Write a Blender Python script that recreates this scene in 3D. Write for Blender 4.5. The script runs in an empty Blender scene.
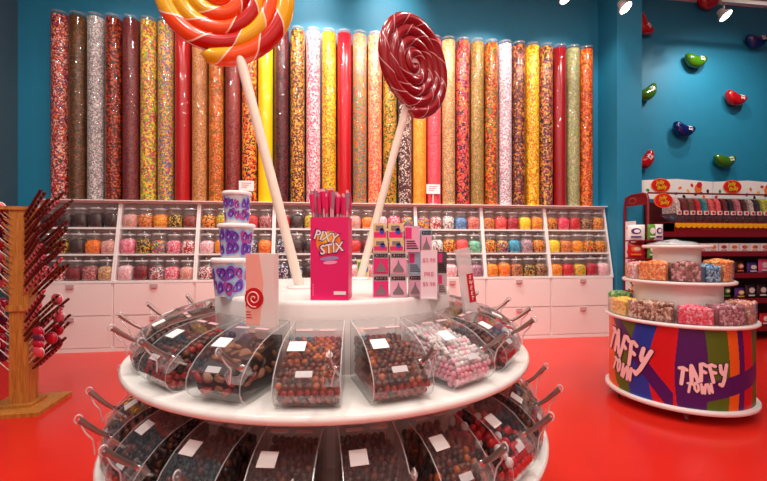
import bpy, math, random
from mathutils import Vector, Matrix
R = math.radians
PI = math.pi
rnd = random.Random(7)
col = bpy.context.scene.collection
D = bpy.data

# ------------------------------------------------------------------ materials
def lin(c):
    return tuple(((v/255)/12.92 if v/255 <= .04045 else ((v/255+.055)/1.055)**2.4) for v in c)
MATS = {}
def newmat(name):
    m = D.materials.new(name); m.use_nodes = True
    nt = m.node_tree; nt.nodes.clear()
    out = nt.nodes.new('ShaderNodeOutputMaterial')
    return m, nt, out
def mat(name, rgb, rough=.5, metal=0, coat=0, emit=0, noise=0, spec=.5, nscale=6):
    if name in MATS: return MATS[name]
    m, nt, out = newmat(name)
    b = nt.nodes.new('ShaderNodeBsdfPrincipled')
    c = lin(rgb)
    b.inputs['Base Color'].default_value = (*c, 1)
    b.inputs['Roughness'].default_value = rough
    b.inputs['Metallic'].default_value = metal
    b.inputs['Coat Weight'].default_value = coat
    b.inputs['Coat Roughness'].default_value = .08
    b.inputs['Specular IOR Level'].default_value = spec
    if emit:
        b.inputs['Emission Color'].default_value = (*c, 1)
        b.inputs['Emission Strength'].default_value = emit
    if noise:
        tc = nt.nodes.new('ShaderNodeTexCoord')
        n = nt.nodes.new('ShaderNodeTexNoise'); n.inputs['Scale'].default_value = nscale
        n.inputs['Detail'].default_value = 4
        r = nt.nodes.new('ShaderNodeValToRGB')
        r.color_ramp.elements[0].position = .3; r.color_ramp.elements[1].position = .7
        r.color_ramp.elements[0].color = (*[v*(1-noise) for v in c], 1)
        r.color_ramp.elements[1].color = (*[min(1, v*(1+noise)) for v in c], 1)
        nt.links.new(tc.outputs['Object'], n.inputs['Vector'])
        nt.links.new(n.outputs['Fac'], r.inputs['Fac'])
        nt.links.new(r.outputs['Color'], b.inputs['Base Color'])
    nt.links.new(b.outputs[0], out.inputs[0])
    MATS[name] = m
    return m
def clear(name, haze=.04, tint=(1, 1, 1), rough=.04, boost=.02):
    if name in MATS: return MATS[name]
    m, nt, out = newmat(name)
    L = nt.links.new
    t = nt.nodes.new('ShaderNodeBsdfTransparent'); t.inputs[0].default_value = (*tint, 1)
    g = nt.nodes.new('ShaderNodeBsdfGlossy'); g.inputs['Roughness'].default_value = rough
    d = nt.nodes.new('ShaderNodeBsdfDiffuse'); d.inputs[0].default_value = (.85, .84, .84, 1)
    f = nt.nodes.new('ShaderNodeFresnel')
    ge = nt.nodes.new('ShaderNodeNewGeometry'); mr = nt.nodes.new('ShaderNodeMapRange')
    mr.inputs['To Min'].default_value = 1.45; mr.inputs['To Max'].default_value = 1/1.45
    L(ge.outputs['Backfacing'], mr.inputs['Value']); L(mr.outputs[0], f.inputs['IOR'])
    ad = nt.nodes.new('ShaderNodeMath'); ad.operation = 'ADD'; ad.inputs[1].default_value = boost; ad.use_clamp = True
    L(f.outputs[0], ad.inputs[0])
    m1 = nt.nodes.new('ShaderNodeMixShader'); m2 = nt.nodes.new('ShaderNodeMixShader')
    m1.inputs[0].default_value = haze
    L(t.outputs[0], m1.inputs[1]); L(d.outputs[0], m1.inputs[2])
    L(ad.outputs[0], m2.inputs[0]); L(m1.outputs[0], m2.inputs[1]); L(g.outputs[0], m2.inputs[2])
    L(m2.outputs[0], out.inputs[0])
    MATS[name] = m
    return m
def candy(name, cols, scale=45, bump=.6, rough=.35, seed=0, mottled=0):
    """Voronoi-celled mass of small sweets: every cell takes one colour of COLS."""
    if name in MATS: return MATS[name]
    m, nt, out = newmat(name)
    L = nt.links.new
    tc = nt.nodes.new('ShaderNodeTexCoord')
    mp = nt.nodes.new('ShaderNodeMapping'); mp.inputs['Location'].default_value = (seed*1.7, seed*.9, seed*2.3)
    nz = nt.nodes.new('ShaderNodeTexNoise'); nz.inputs['Scale'].default_value = scale*.6
    mix = nt.nodes.new('ShaderNodeMixRGB'); mix.blend_type = 'ADD'; mix.inputs[0].default_value = .6/scale
    v = nt.nodes.new('ShaderNodeTexVoronoi'); v.inputs['Scale'].default_value = scale
    L(tc.outputs['Object'], mp.inputs[0]); L(mp.outputs[0], nz.inputs['Vector'])
    L(mp.outputs[0], mix.inputs[1]); L(nz.outputs['Color'], mix.inputs[2]); L(mix.outputs[0], v.inputs['Vector'])
    sp = nt.nodes.new('ShaderNodeSeparateColor'); L(v.outputs['Color'], sp.inputs[0])
    r = nt.nodes.new('ShaderNodeValToRGB'); cr = r.color_ramp; cr.interpolation = 'CONSTANT'
    n = len(cols)
    while len(cr.elements) < n: cr.elements.new(.5)
    for i, c in enumerate(cols):
        cr.elements[i].position = i/n
    for i, c in enumerate(cols):
        cr.elements[i].color = (*lin(c), 1)
    L(sp.outputs[0], r.inputs['Fac'])
    b = nt.nodes.new('ShaderNodeBsdfPrincipled'); b.inputs['Roughness'].default_value = rough
    L(r.outputs['Color'], b.inputs['Base Color'])
    bp = nt.nodes.new('ShaderNodeBump'); bp.invert = True
    bp.inputs['Strength'].default_value = bump; bp.inputs['Distance'].default_value = .5/scale
    L(v.outputs['Distance'], bp.inputs['Height']); L(bp.outputs[0], b.inputs['Normal'])
    L(b.outputs[0], out.inputs[0])
    MATS[name] = m
    return m
def rope_mat(name, cols, white, L_turn, w, line=.07):
    """Twisted sugar rope: bands of COLS run helically along the rope, split by thin pale lines (u = metres along, v = round)."""
    m, nt, out = newmat(name)
    Lk = nt.links.new
    uv = nt.nodes.new('ShaderNodeUVMap'); uv.uv_map = 'UVMap'
    s = nt.nodes.new('ShaderNodeSeparateXYZ'); Lk(uv.outputs[0], s.inputs[0])
    def M(op, a, b=None):
        x = nt.nodes.new('ShaderNodeMath'); x.operation = op
        for i, k in enumerate((a, b)):
            if k is None: continue
            if isinstance(k, (int, float)): x.inputs[i].default_value = k
            else: Lk(k, x.inputs[i])
        return x.outputs[0]
    a = M('FRACT', M('ADD', M('MULTIPLY', s.outputs[0], 1/L_turn), M('MULTIPLY', s.outputs[1], w)))
    r = nt.nodes.new('ShaderNodeValToRGB'); cr = r.color_ramp; cr.interpolation = 'CONSTANT'
    n = len(cols)
    while len(cr.elements) < n: cr.elements.new(.5)
    while len(cr.elements) > n: cr.elements.remove(cr.elements[-1])
    for i in range(n): cr.elements[i].position = i/n
    for i, c in enumerate(cols): cr.elements[i].color = (*lin(c), 1)
    Lk(a, r.inputs['Fac'])
    ln = M('LESS_THAN', M('FRACT', M('MULTIPLY', a, n if n > 1 else 1)), line)
    mx = nt.nodes.new('ShaderNodeMixRGB'); Lk(ln, mx.inputs[0]); Lk(r.outputs['Color'], mx.inputs[1])
    mx.inputs[2].default_value = (*lin(white), 1)
    b = nt.nodes.new('ShaderNodeBsdfPrincipled'); b.inputs['Roughness'].default_value = .22
    b.inputs['Coat Weight'].default_value = .4
    Lk(mx.outputs[0], b.inputs['Base Color']); Lk(b.outputs[0], out.inputs[0])
    MATS[name] = m
    return m
def stripe_mat(name, cols, scale=60, rough=.4):
    m, nt, out = newmat(name)
    Lk = nt.links.new
    uv = nt.nodes.new('ShaderNodeUVMap'); uv.uv_map = 'UVMap'
    s = nt.nodes.new('ShaderNodeSeparateXYZ'); Lk(uv.outputs[0], s.inputs[0])
    x = nt.nodes.new('ShaderNodeMath'); x.operation = 'MULTIPLY'; x.inputs[1].default_value = scale; Lk(s.outputs[0], x.inputs[0])
    y = nt.nodes.new('ShaderNodeMath'); y.operation = 'ADD'; Lk(x.outputs[0], y.inputs[0]); Lk(s.outputs[1], y.inputs[1])
    z = nt.nodes.new('ShaderNodeMath'); z.operation = 'FRACT'; Lk(y.outputs[0], z.inputs[0])
    r = nt.nodes.new('ShaderNodeValToRGB'); cr = r.color_ramp; cr.interpolation = 'CONSTANT'
    while len(cr.elements) < len(cols): cr.elements.new(.5)
    for i in range(len(cols)): cr.elements[i].position = i/len(cols)
    for i, c in enumerate(cols): cr.elements[i].color = (*lin(c), 1)
    Lk(z.outputs[0], r.inputs[0])
    b = nt.nodes.new('ShaderNodeBsdfPrincipled'); b.inputs['Roughness'].default_value = rough
    Lk(r.outputs[0], b.inputs['Base Color']); Lk(b.outputs[0], out.inputs[0])
    MATS[name] = m
    return m
def wood_mat(name, c1, c2):
    m, nt, out = newmat(name)
    Lk = nt.links.new
    tc = nt.nodes.new('ShaderNodeTexCoord')
    mp = nt.nodes.new('ShaderNodeMapping'); mp.inputs['Scale'].default_value = (14, 14, 1.6)
    n = nt.nodes.new('ShaderNodeTexNoise'); n.inputs['Scale'].default_value = 3; n.inputs['Detail'].default_value = 6; n.inputs['Distortion'].default_value = .8
    r = nt.nodes.new('ShaderNodeValToRGB')
    r.color_ramp.elements[0].position = .35; r.color_ramp.elements[1].position = .65
    r.color_ramp.elements[0].color = (*lin(c1), 1); r.color_ramp.elements[1].color = (*lin(c2), 1)
    b = nt.nodes.new('ShaderNodeBsdfPrincipled'); b.inputs['Roughness'].default_value = .45
    Lk(tc.outputs['Object'], mp.inputs[0]); Lk(mp.outputs[0], n.inputs['Vector']); Lk(n.outputs['Fac'], r.inputs[0])
    Lk(r.outputs[0], b.inputs['Base Color']); Lk(b.outputs[0], out.inputs[0])
    MATS[name] = m
    return m

# ------------------------------------------------------------------ mesh builder
class MB:
    def __init__(s):
        s.v = []; s.f = []; s.m = []; s.sm = []; s.uv = []; s.M = Matrix.Identity(4)
    def add(s, vs, fs, mi=0, smooth=False, uvs=None):
        b = len(s.v)
        s.v += [tuple(s.M @ Vector(p)) for p in vs]
        for k, f in enumerate(fs):
            s.f.append([i+b for i in f]); s.m.append(mi[k] if isinstance(mi, list) else mi); s.sm.append(smooth)
            s.uv.append([uvs[i] for i in f] if uvs else [(0, 0)]*len(f))
        return s
    def box(s, x0, x1, y0, y1, z0, z1, mi=0):
        v = [(x, y, z) for z in (z0, z1) for y in (y0, y1) for x in (x0, x1)]
        return s.add(v, [(0, 2, 3, 1), (4, 5, 7, 6), (0, 1, 5, 4), (2, 6, 7, 3), (0, 4, 6, 2), (1, 3, 7, 5)], mi)
    def prism(s, prof, a0, a1, mi=0, cap=None, smooth=False, to=lambda a, p: (a, p[0], p[1]), scale=None):
        """extrude 2-D outline PROF (list of 2-tuples) from a0 to a1 along one axis"""
        n = len(prof)
        v = [to(a0, p) for p in prof]+[to(a1, p) for p in prof]
        fs = [(i, (i+1) % n, n+(i+1) % n, n+i) for i in range(n)]
        s.add(v, fs, mi, smooth)
        b = v
        s.add(b, [tuple(range(n))[::-1], tuple(range(n, 2*n))], mi if cap is None else cap)
        return s
    def lathe(s, prof, n=24, mi=0, smooth=True, capb=True, capt=True, c=(0, 0), fn=None, uvs=False):
        """prof: list of (r, z). fn(angle) scales the radius."""
        v = []; uv = []
        for j, (r, z) in enumerate(prof):
            for i in range(n):
                a = 2*PI*i/n; k = fn(a) if fn else 1
                v.append((c[0]+r*k*math.cos(a), c[1]+r*k*math.sin(a), z)); uv.append((i/n, z))
        fs = [(j*n+i, j*n+(i+1) % n, (j+1)*n+(i+1) % n, (j+1)*n+i) for j in range(len(prof)-1) for i in range(n)]
        s.add(v, fs, mi, smooth, uv)
        if capb: s.add(v[:n], [tuple(range(n))[::-1]], mi)
        if capt: s.add(v[-n:], [tuple(range(n))], mi)
        return s
    def tube(s, pts, r, n=8, mi=0, smooth=True, caps=True):
        pts = [Vector(p) for p in pts]; m = len(pts)
        rr = r if isinstance(r, (list, tuple)) else [r]*m
        v = []; uv = []; up = Vector((0, 0, 1)); L = 0; pa = None
        for i, p in enumerate(pts):
            t = (pts[min(i+1, m-1)]-pts[max(i-1, 0)]).normalized()
            if pa is None:
                a = t.cross(up)
                if a.length < .05: a = t.cross(Vector((1, 0, 0)))
            else:
                a = pa-t*pa.dot(t)
            a.normalize(); pa = a; b = t.cross(a)
            if i: L += (p-pts[i-1]).length
            for k in range(n):
                g = 2*PI*k/n
                v.append(tuple(p+(a*math.cos(g)+b*math.sin(g))*rr[i])); uv.append((L, k/n))
        fs = [(i*n+k, i*n+(k+1) % n, (i+1)*n+(k+1) % n, (i+1)*n+k) for i in range(m-1) for k in range(n)]
        s.add(v, fs, mi, smooth, uv)
        if caps: s.add(v[:n], [tuple(range(n))[::-1]], mi); s.add(v[-n:], [tuple(range(n))], mi)
        return s
    def ball(s, c, r, mi=0, sub=1, sq=(1, 1, 1)):
        vs, fs = ICO[sub]
        return s.add([(c[0]+p[0]*r*sq[0], c[1]+p[1]*r*sq[1], c[2]+p[2]*r*sq[2]) for p in vs], fs, mi, True)
    def disc(s, cx, cz, rx, rz, y, th=.002, n=20, mi=0, rot=0):
        """thin oval plate in the xz plane, its face towards -y"""
        pts = []
        for i in range(n):
            a = 2*PI*i/n; x = rx*math.cos(a); z = rz*math.sin(a)
            pts.append((cx+x*math.cos(rot)-z*math.sin(rot), cz+x*math.sin(rot)+z*math.cos(rot)))
        return s.prism(pts, y-th, y, mi, to=lambda a, p: (p[0], a, p[1]))
    def text(s, str_, cx, cz, h, y, th=.002, mi=0, offset=0, shear=0, wmax=None, rot=0, wrap=None, res=2):
        """lettering in the xz plane, face towards -y, centred at (cx, cz), cap height h"""
        vs, fs = text_mesh(str_, offset, shear, res)
        xs = [p[0] for p in vs]; ys = [p[1] for p in vs]
        w, hh = max(xs)-min(xs), max(ys)-min(ys)
        mx, my = (max(xs)+min(xs))/2, (max(ys)+min(ys))/2
        k = h/hh; kx = k
        if wmax and w*k > wmax: kx = wmax/w
        o = []
        for p in vs:
            x = (p[0]-mx)*kx; z = (p[1]-my)*k; yy = y-(p[2]+.5)*th
            X = cx+x*math.cos(rot)-z*math.sin(rot); Z = cz+x*math.sin(rot)+z*math.cos(rot)
            o.append(wrap(X, yy, Z) if wrap else (X, yy, Z))
        return s.add(o, fs, mi)
    def mesh(s, name, mats):
        me = D.meshes.new(name)
        me.from_pydata(s.v, [], s.f)
        for m in (mats if isinstance(mats, (list, tuple)) else [mats]): me.materials.append(m)
        me.polygons.foreach_set('material_index', s.m)
        me.polygons.foreach_set('use_smooth', s.sm)
        ul = me.uv_layers.new(name='UVMap')
        flat = [c for f in s.uv for p in f for c in p]
        ul.data.foreach_set('uv', flat)
        me.update()
        return me
    def obj(s, name, mats, parent=None, loc=(0, 0, 0), rz=0, rot=None):
        o = D.objects.new(name, s.mesh(name, mats)); col.objects.link(o)
        o.location = loc; o.rotation_euler = rot or (0, 0, rz)
        if parent: o.parent = parent
        return o
def ico(sub):
    t = (1+5**.5)/2
    vs = [(-1, t, 0), (1, t, 0), (-1, -t, 0), (1, -t, 0), (0, -1, t), (0, 1, t), (0, -1, -t), (0, 1, -t), (t, 0, -1), (t, 0, 1), (-t, 0, -1), (-t, 0, 1)]
    fs = [(0, 11, 5), (0, 5, 1), (0, 1, 7), (0, 7, 10), (0, 10, 11), (1, 5, 9), (5, 11, 4), (11, 10, 2), (10, 7, 6), (7, 1, 8), (3, 9, 4), (3, 4, 2), (3, 2, 6), (3, 6, 8), (3, 8, 9), (4, 9, 5), (2, 4, 11), (6, 2, 10), (8, 6, 7), (9, 8, 1)]
    vs = [Vector(v).normalized() for v in vs]
    for _ in range(sub):
        c = {}; nf = []
        def mid(a, b):
            k = (min(a, b), max(a, b))
            if k not in c: vs.append(((vs[a]+vs[b])/2).normalized()); c[k] = len(vs)-1
            return c[k]
        for a, b, d in fs:
            x, y, z = mid(a, b), mid(b, d), mid(d, a)
            nf += [(a, x, z), (b, y, x), (d, z, y), (x, y, z)]
        fs = nf
    return [tuple(v) for v in vs], fs
ICO = {0: ico(0), 1: ico(1), 2: ico(2), 3: ico(3)}
_tc = {}
def text_mesh(s_, offset, shear, res):
    k = (s_, offset, shear, res)
    if k in _tc: return _tc[k]
    c = D.curves.new('lettering', 'FONT'); c.body = s_; c.size = 1; c.offset = offset; c.shear = shear; c.resolution_u = res
    c.extrude = .5; c.align_x = 'CENTER'
    o = D.objects.new('lettering', c); col.objects.link(o)
    bpy.context.view_layer.update()
    me = D.meshes.new_from_object(o.evaluated_get(bpy.context.evaluated_depsgraph_get()))
    r = ([tuple(v.co) for v in me.vertices], [tuple(p.vertices) for p in me.polygons])
    D.objects.remove(o); D.curves.remove(c); D.meshes.remove(me)
    _tc[k] = r
    return r
def tag(o, label=None, cat=None, group=None, kind=None):
    if label: o['label'] = label
    if cat: o['category'] = cat
    if group: o['group'] = group
    if kind: o['kind'] = kind
    return o
def empty(name, loc=(0, 0, 0), rz=0, label=None, cat=None, group=None):
    o = D.objects.new(name, None); col.objects.link(o); o.location = loc; o.rotation_euler = (0, 0, rz)
    o.empty_display_size = .1
    return tag(o, label, cat, group)
KIDS = {}
def reg(root, *kids):
    KIDS.setdefault(root, []); KIDS[root] += kids
def children(o): return [c for c in D.objects if c.parent == o]
def copy_tree(o, kids):
    """kids: list of (object, [grandchildren])"""
    r = o.copy(); col.objects.link(r)
    for c, g in kids:
        d = c.copy(); col.objects.link(d); d.parent = r
        for e in g:
            q = e.copy(); col.objects.link(q); q.parent = d
    return r
def tree_of(o): return [(c, children(c)) for c in children(o)]
def structure(o): o['kind'] = 'structure'; return o

# ------------------------------------------------------------------ frames
WA = R(7.2)
U = Vector((math.cos(WA), math.sin(WA), 0)); N = Vector((math.sin(WA), -math.cos(WA), 0))
W0 = Vector((3.66, 7.0, 0))
def W(s, t, z=0): return W0+U*s+N*t+Vector((0, 0, z))
IC = Vector((-.29, 2.45, 0))
def ring(phi, r, z=0):     # phi from the camera side, positive clockwise seen from the camera (to +x)
    return Vector((IC.x+r*math.sin(phi), IC.y-r*math.cos(phi), z))

# ------------------------------------------------------------------ shared materials
M_blue = mat('teal_blue_paint', (28, 128, 162), .55, noise=.03)
M_floor = mat('glossy_red_floor', (212, 40, 28), .22, noise=.05, nscale=1.2, spec=.35)
M_white = mat('white_lacquer', (240, 232, 228), .35)
M_pinkwhite = mat('white_laminate', (240, 226, 221), .4)
M_ceil = mat('ceiling_paint', (226, 224, 220), .8)
M_acr = clear('clear_acrylic', .010)
M_jar = clear('clear_jar_plastic', .02, rough=.08, boost=.03)
M_tube = clear('clear_tube_plastic', .0, rough=.03, boost=.0)
M_edge = clear('acrylic_edge', .45, rough=.15, boost=.12)
M_chrome = mat('brushed_metal', (200, 196, 192), .22, 1)
M_grey = mat('lamp_grey', (170, 165, 160), .4, .2)
M_card = mat('white_card', (238, 234, 230), .5)
M_pink = mat('pink_print', (228, 40, 120), .4)
M_red = mat('red_print', (200, 24, 34), .4)
M_dark = mat('black_print', (28, 24, 26), .5)
M_yellow = mat('yellow_print', (250, 205, 30), .45)

# ------------------------------------------------------------------ room
CZ = 5.9
def plane_box(name, p0, p1, th, z0, z1, m, out):
    """upright slab from p0 to p1, thickness th towards direction `out`"""
    a, b = Vector(p0), Vector(p1); o = Vector(out).normalized()*th
    mb = MB()
    v = [(*(a)[:2], z0), (*(b)[:2], z0), (*(b+o)[:2], z0), (*(a+o)[:2], z0)]
    v += [(x, y, z1) for x, y, _ in v]
    mb.add(v, [(0, 3, 2, 1), (4, 5, 6, 7), (0, 1, 5, 4), (1, 2, 6, 5), (2, 3, 7, 6), (3, 0, 4, 7)])
    return structure(mb.obj(name, m))
sL, sR, tF = -9.09, 6.0, 9.5
structure(MB().add([W(sL-.2, -.2), W(sR+.2, -.2), W(sR+.2, tF), W(sL-.2, tF)]+[W(sL-.2, -.2, -.1), W(sR+.2, -.2, -.1), W(sR+.2, tF, -.1), W(sL-.2, tF, -.1)],
   [(0, 3, 2, 1)[::1], (4, 5, 6, 7), (0, 1, 5, 4), (1, 2, 6, 5), (2, 3, 7, 6), (3, 0, 4, 7)]).obj('floor', M_floor))
structure(MB().add([W(sL-.2, -.2, CZ), W(sR+.2, -.2, CZ), W(sR+.2, tF, CZ), W(sL-.2, tF, CZ)]+[W(sL-.2, -.2, CZ+.1), W(sR+.2, -.2, CZ+.1), W(sR+.2, tF, CZ+.1), W(sL-.2, tF, CZ+.1)],
   [(0, 3, 2, 1), (4, 5, 6, 7), (0, 1, 5, 4), (1, 2, 6, 5), (2, 3, 7, 6), (3, 0, 4, 7)]).obj('ceiling', M_ceil))
plane_box('wall_back', W(sL-.2, 0), W(sR, 0), .15, 0, CZ, M_blue, -N)
plane_box('wall_left', W(sL, 0), W(sL, tF), .15, 0, CZ, mat('grey_teal_paint', (62, 92, 106), .6), -U)
plane_box('wall_right', W(sR, 0), W(sR, tF), .15, 0, CZ, M_blue, U)
plane_box('wall_front', W(sL, tF), W(sR, tF), .15, 0, CZ, mat('cream_paint', (222, 214, 206), .6), N)
mb = MB()
c4 = [W(.1, 0), W(.544, 0), W(.544, .477), W(.1, .477)]
mb.add([(p.x, p.y, 0) for p in c4]+[(p.x, p.y, CZ) for p in c4], [(0, 1, 5, 4), (1, 2, 6, 5), (2, 3, 7, 6), (3, 0, 4, 7), (4, 5, 6, 7), (0, 3, 2, 1)])
structure(mb.obj('wall_pier', M_blue))

# ------------------------------------------------------------------ wall cabinets (eight bays)
BW, S0, NB = 1.095, -8.68, 8
ORD = ['first', 'second', 'third', 'fourth', 'fifth', 'sixth', 'seventh', 'eighth', 'ninth', 'tenth', 'eleventh', 'twelfth']
def ysh(z): return -.42+.22*(z-.99)/1.15
def make_cabinet():
    root = empty('display_cabinet')
    b = MB(); b.box(0, BW, -.405, -.004, .04, .99); b.box(0, BW, -.385, -.004, 0, .04)
    b.obj('carcass', M_pinkwhite, root)
    for x0, x1 in ((0, .024), (BW-.024, BW)):
        MB().prism([(-.004, .99), (-.42, .99), (-.20, 2.14), (-.004, 2.14)], x0, x1).obj('side_panel', M_white, root)
    MB().box(.024, BW-.024, -.02, -.004, .99, 2.12).obj('back_panel', M_pinkwhite, root)
    for z in (.97, 1.35, 1.73, 2.115):
        zz = z+.02
        MB().box(.024, BW-.024, ysh(zz), -.02, z, z+.025).obj('shelf', M_white, root)
    MB().box(0, BW, -.285, -.004, 2.1405, 2.152).obj('top_board', M_white, root)
    MB().box(.0, BW, -.425, -.405, .962, .992).obj('front_rail', M_white, root)
    MB().box(.0, BW, -.425, -.405, .0, .05).obj('plinth', M_white, root)
    for z0 in (.06, .515):
        d = MB().box(.018, BW-.018, -.424, -.405, z0, z0+.44).obj('door', M_pinkwhite, root)
        h = MB(); h.box(BW/2-.05, BW/2+.05, -.445, -.424, z0+.385, z0+.43); h.box(BW/2-.045, BW/2+.045, -.455, -.444, z0+.38, z0+.39)
        h.obj('handle', mat('frosted_pull', (214, 176, 172), .3, .3), d)
    return root
proto = make_cabinet(); ktree = tree_of(proto)
BAYN = ['beside the wooden lollipop stand', 'next after the bay nearest the lollipop stand', 'behind the stacked purple buckets', 'behind the orange lollipop stick',
        'behind the pink straw box', 'behind the clear tube with red print', 'next before the end bay by the pier', 'against the blue pier']
for i in range(NB):
    o = proto if i == 0 else copy_tree(proto, ktree)
    o.location = W(S0+i*BW+.0015, 0); o.rotation_euler.z = WA; o.scale = (.997, 1, 1)
    tag(o, 'white sloping candy shelf bay with pink-white doors, '+BAYN[i], 'cabinet', 'sloping shelf bays along the wall')

# ------------------------------------------------------------------ wall jars and their sweets
PAL = {
 'dark chocolate': [(46, 20, 14), (70, 30, 20), (30, 14, 12)], 'dark red': [(110, 14, 24), (150, 24, 36), (80, 10, 18)],
 'bright orange': [(245, 120, 20), (250, 150, 40), (225, 90, 15)], 'pink and tan': [(225, 130, 130), (200, 150, 120), (240, 190, 180)],
 'red and white': [(205, 30, 44), (240, 225, 220), (170, 24, 34), (235, 200, 195)], 'tan': [(200, 150, 100), (170, 110, 70), (225, 190, 150)],
 'pink': [(235, 120, 140), (245, 170, 180), (220, 90, 120)], 'yellow and orange': [(245, 190, 30), (240, 130, 25), (225, 90, 20)],
 'mixed rainbow': [(230, 40, 40), (250, 200, 30), (40, 140, 60), (40, 80, 180), (245, 130, 25)],
 'brown and red': [(90, 30, 20), (180, 50, 40), (130, 60, 35)], 'dark and yellow': [(40, 24, 20), (230, 180, 30), (60, 30, 22)],
 'red and pink': [(215, 35, 60), (240, 120, 150), (235, 200, 200)], 'red': [(205, 24, 32), (225, 45, 45), (170, 16, 26)],
 'black, red and white': [(30, 22, 24), (200, 36, 46), (240, 230, 228)], 'orange and black': [(240, 120, 20), (36, 24, 20), (245, 160, 40)],
 'orange and green': [(240, 140, 30), (110, 160, 40), (235, 190, 40)], 'pink and white': [(240, 150, 165), (248, 225, 222), (230, 190, 190)],
 'navy wrapped': [(30, 36, 80), (40, 44, 90), (230, 220, 215), (20, 22, 44)], 'brown and pink': [(120, 50, 50), (220, 140, 140), (160, 90, 80)],
 'white and brown': [(240, 232, 225), (110, 60, 45), (235, 225, 220)], 'pale blue': [(90, 140, 190), (130, 170, 210), (70, 110, 170)],
 'salmon': [(225, 110, 90), (200, 80, 70), (240, 150, 130)], 'mint green': [(110, 190, 150), (150, 215, 180), (90, 160, 130)],
 'white and green': [(235, 235, 225), (120, 170, 110), (225, 215, 205)], 'mauve': [(170, 110, 130), (200, 150, 165), (120, 70, 90)],
 'orange and brown': [(215, 110, 40), (150, 70, 30), (235, 150, 70)], 'coral red': [(240, 70, 66), (225, 50, 50), (248, 100, 90)],
 'crimson': [(170, 14, 40), (200, 24, 54), (140, 10, 30)], 'lemon yellow': [(252, 215, 20), (245, 195, 10), (255, 230, 60)],
 'dark blue mixed': [(30, 50, 110), (40, 90, 150), (200, 60, 50), (230, 200, 60)], 'cyan': [(40, 150, 185), (80, 190, 210), (30, 110, 150)],
 'grey and pink': [(160, 150, 155), (225, 150, 160), (120, 110, 120)], 'brown mixed': [(130, 70, 40), (200, 150, 80), (90, 40, 30), (220, 100, 60)],
 'pink red': [(240, 60, 90), (225, 40, 70), (250, 110, 130)], 'tan and dark': [(190, 140, 90), (50, 28, 22), (160, 100, 60)],
 'orange and dark': [(240, 120, 20), (50, 24, 18), (225, 160, 40)], 'red and yellow': [(215, 40, 30), (250, 200, 30), (60, 30, 24)],
}
ROWS = [  # bay -> rows top, middle, bottom
 [['dark chocolate']*5, ['dark chocolate', 'dark and yellow', 'dark chocolate', 'bright orange', 'pink and tan'], ['red and white', 'red and white', 'dark red', 'brown and pink', 'tan']],
 [['pink and tan', 'orange and brown', 'yellow and orange', 'dark and yellow', 'brown and red'], ['pink', 'dark and yellow', 'mixed rainbow', 'red and pink', 'red and white'], ['pink and white', 'dark red', 'black, red and white', 'red and pink', 'pink and tan']],
 [['orange and black', 'orange and green', 'mixed rainbow', 'red', 'brown and pink'], ['pink and white', 'yellow and orange', 'mixed rainbow', 'navy wrapped', 'bright orange'], ['black, red and white', 'red and white', 'dark red', 'navy wrapped', 'navy wrapped']],
 [['red', 'dark chocolate', 'orange and green', 'tan', 'red and pink'], ['navy wrapped', 'dark chocolate', 'dark chocolate', 'brown and red', 'dark red'], ['navy wrapped', 'navy wrapped', 'dark chocolate', 'dark red', 'red']],
 [['pink and tan', 'bright orange', 'pink and white', 'red and pink', 'mixed rainbow'], ['red', 'dark red', 'pink red', 'red and white', 'pink'], ['pink and white', 'red and pink', 'white and green', 'brown and red', 'mauve']],
 [['mixed rainbow', 'red and white', 'white and brown', 'pale blue', 'salmon'], ['white and brown', 'white and brown', 'red and yellow', 'coral red', 'mint green'], ['dark red', 'white and green', 'pink and white', 'red and pink', 'mauve']],
 [['orange and brown', 'coral red', 'crimson', 'lemon yellow', 'yellow and orange'], ['red and yellow', 'dark blue mixed', 'cyan', 'grey and pink', 'orange and dark'], ['yellow and orange', 'bright orange', 'brown mixed', 'dark and yellow', 'tan and dark']],
 [['orange and dark', 'pink red', 'red', 'tan and dark', 'orange and black'], ['lemon yellow', 'orange and brown', 'yellow and orange', 'red and yellow', 'orange and dark'], ['yellow and orange', 'red', 'orange and green', 'crimson', 'pink and white']],
]
def sq(a, p=4): return 1/((abs(math.cos(a))**p+abs(math.sin(a))**p)**(1/p))
def make_jar():
    b = MB()
    b.lathe([(.080, 0), (.094, .012), (.1, .05), (.1, .15), (.096, .18), (.084, .205), (.072, .215), (.072, .235)], 20, 0, True, True, False, fn=sq)
    root = b.obj('candy_jar', M_jar)
    l = MB().lathe([(.078, .229), (.08, .233), (.08, .245), (.07, .252), (.02, .254)], 20, 0, True, fn=sq).obj('lid', M_edge, root)
    MB().lathe([(.012, .254), (.012, .266), (.02, .27), (.02, .28), (.008, .284)], 10).obj('knob', M_chrome, l)
    f = MB()
    prof = [(.076, .003), (.089, .013), (.0945, .05), (.0945, .125), (.07, .155), (.03, .168)]
    f.lathe(prof, 20, 0, True, True, True, fn=sq)
    return root, f.mesh('jar_sweets', candy('sweets_'+'red', PAL['red'], 60))
jar, sweets_me = make_jar(); jtree = tree_of(jar)
first = True
ROWN = ['top', 'middle', 'bottom']
JS = .98
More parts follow.
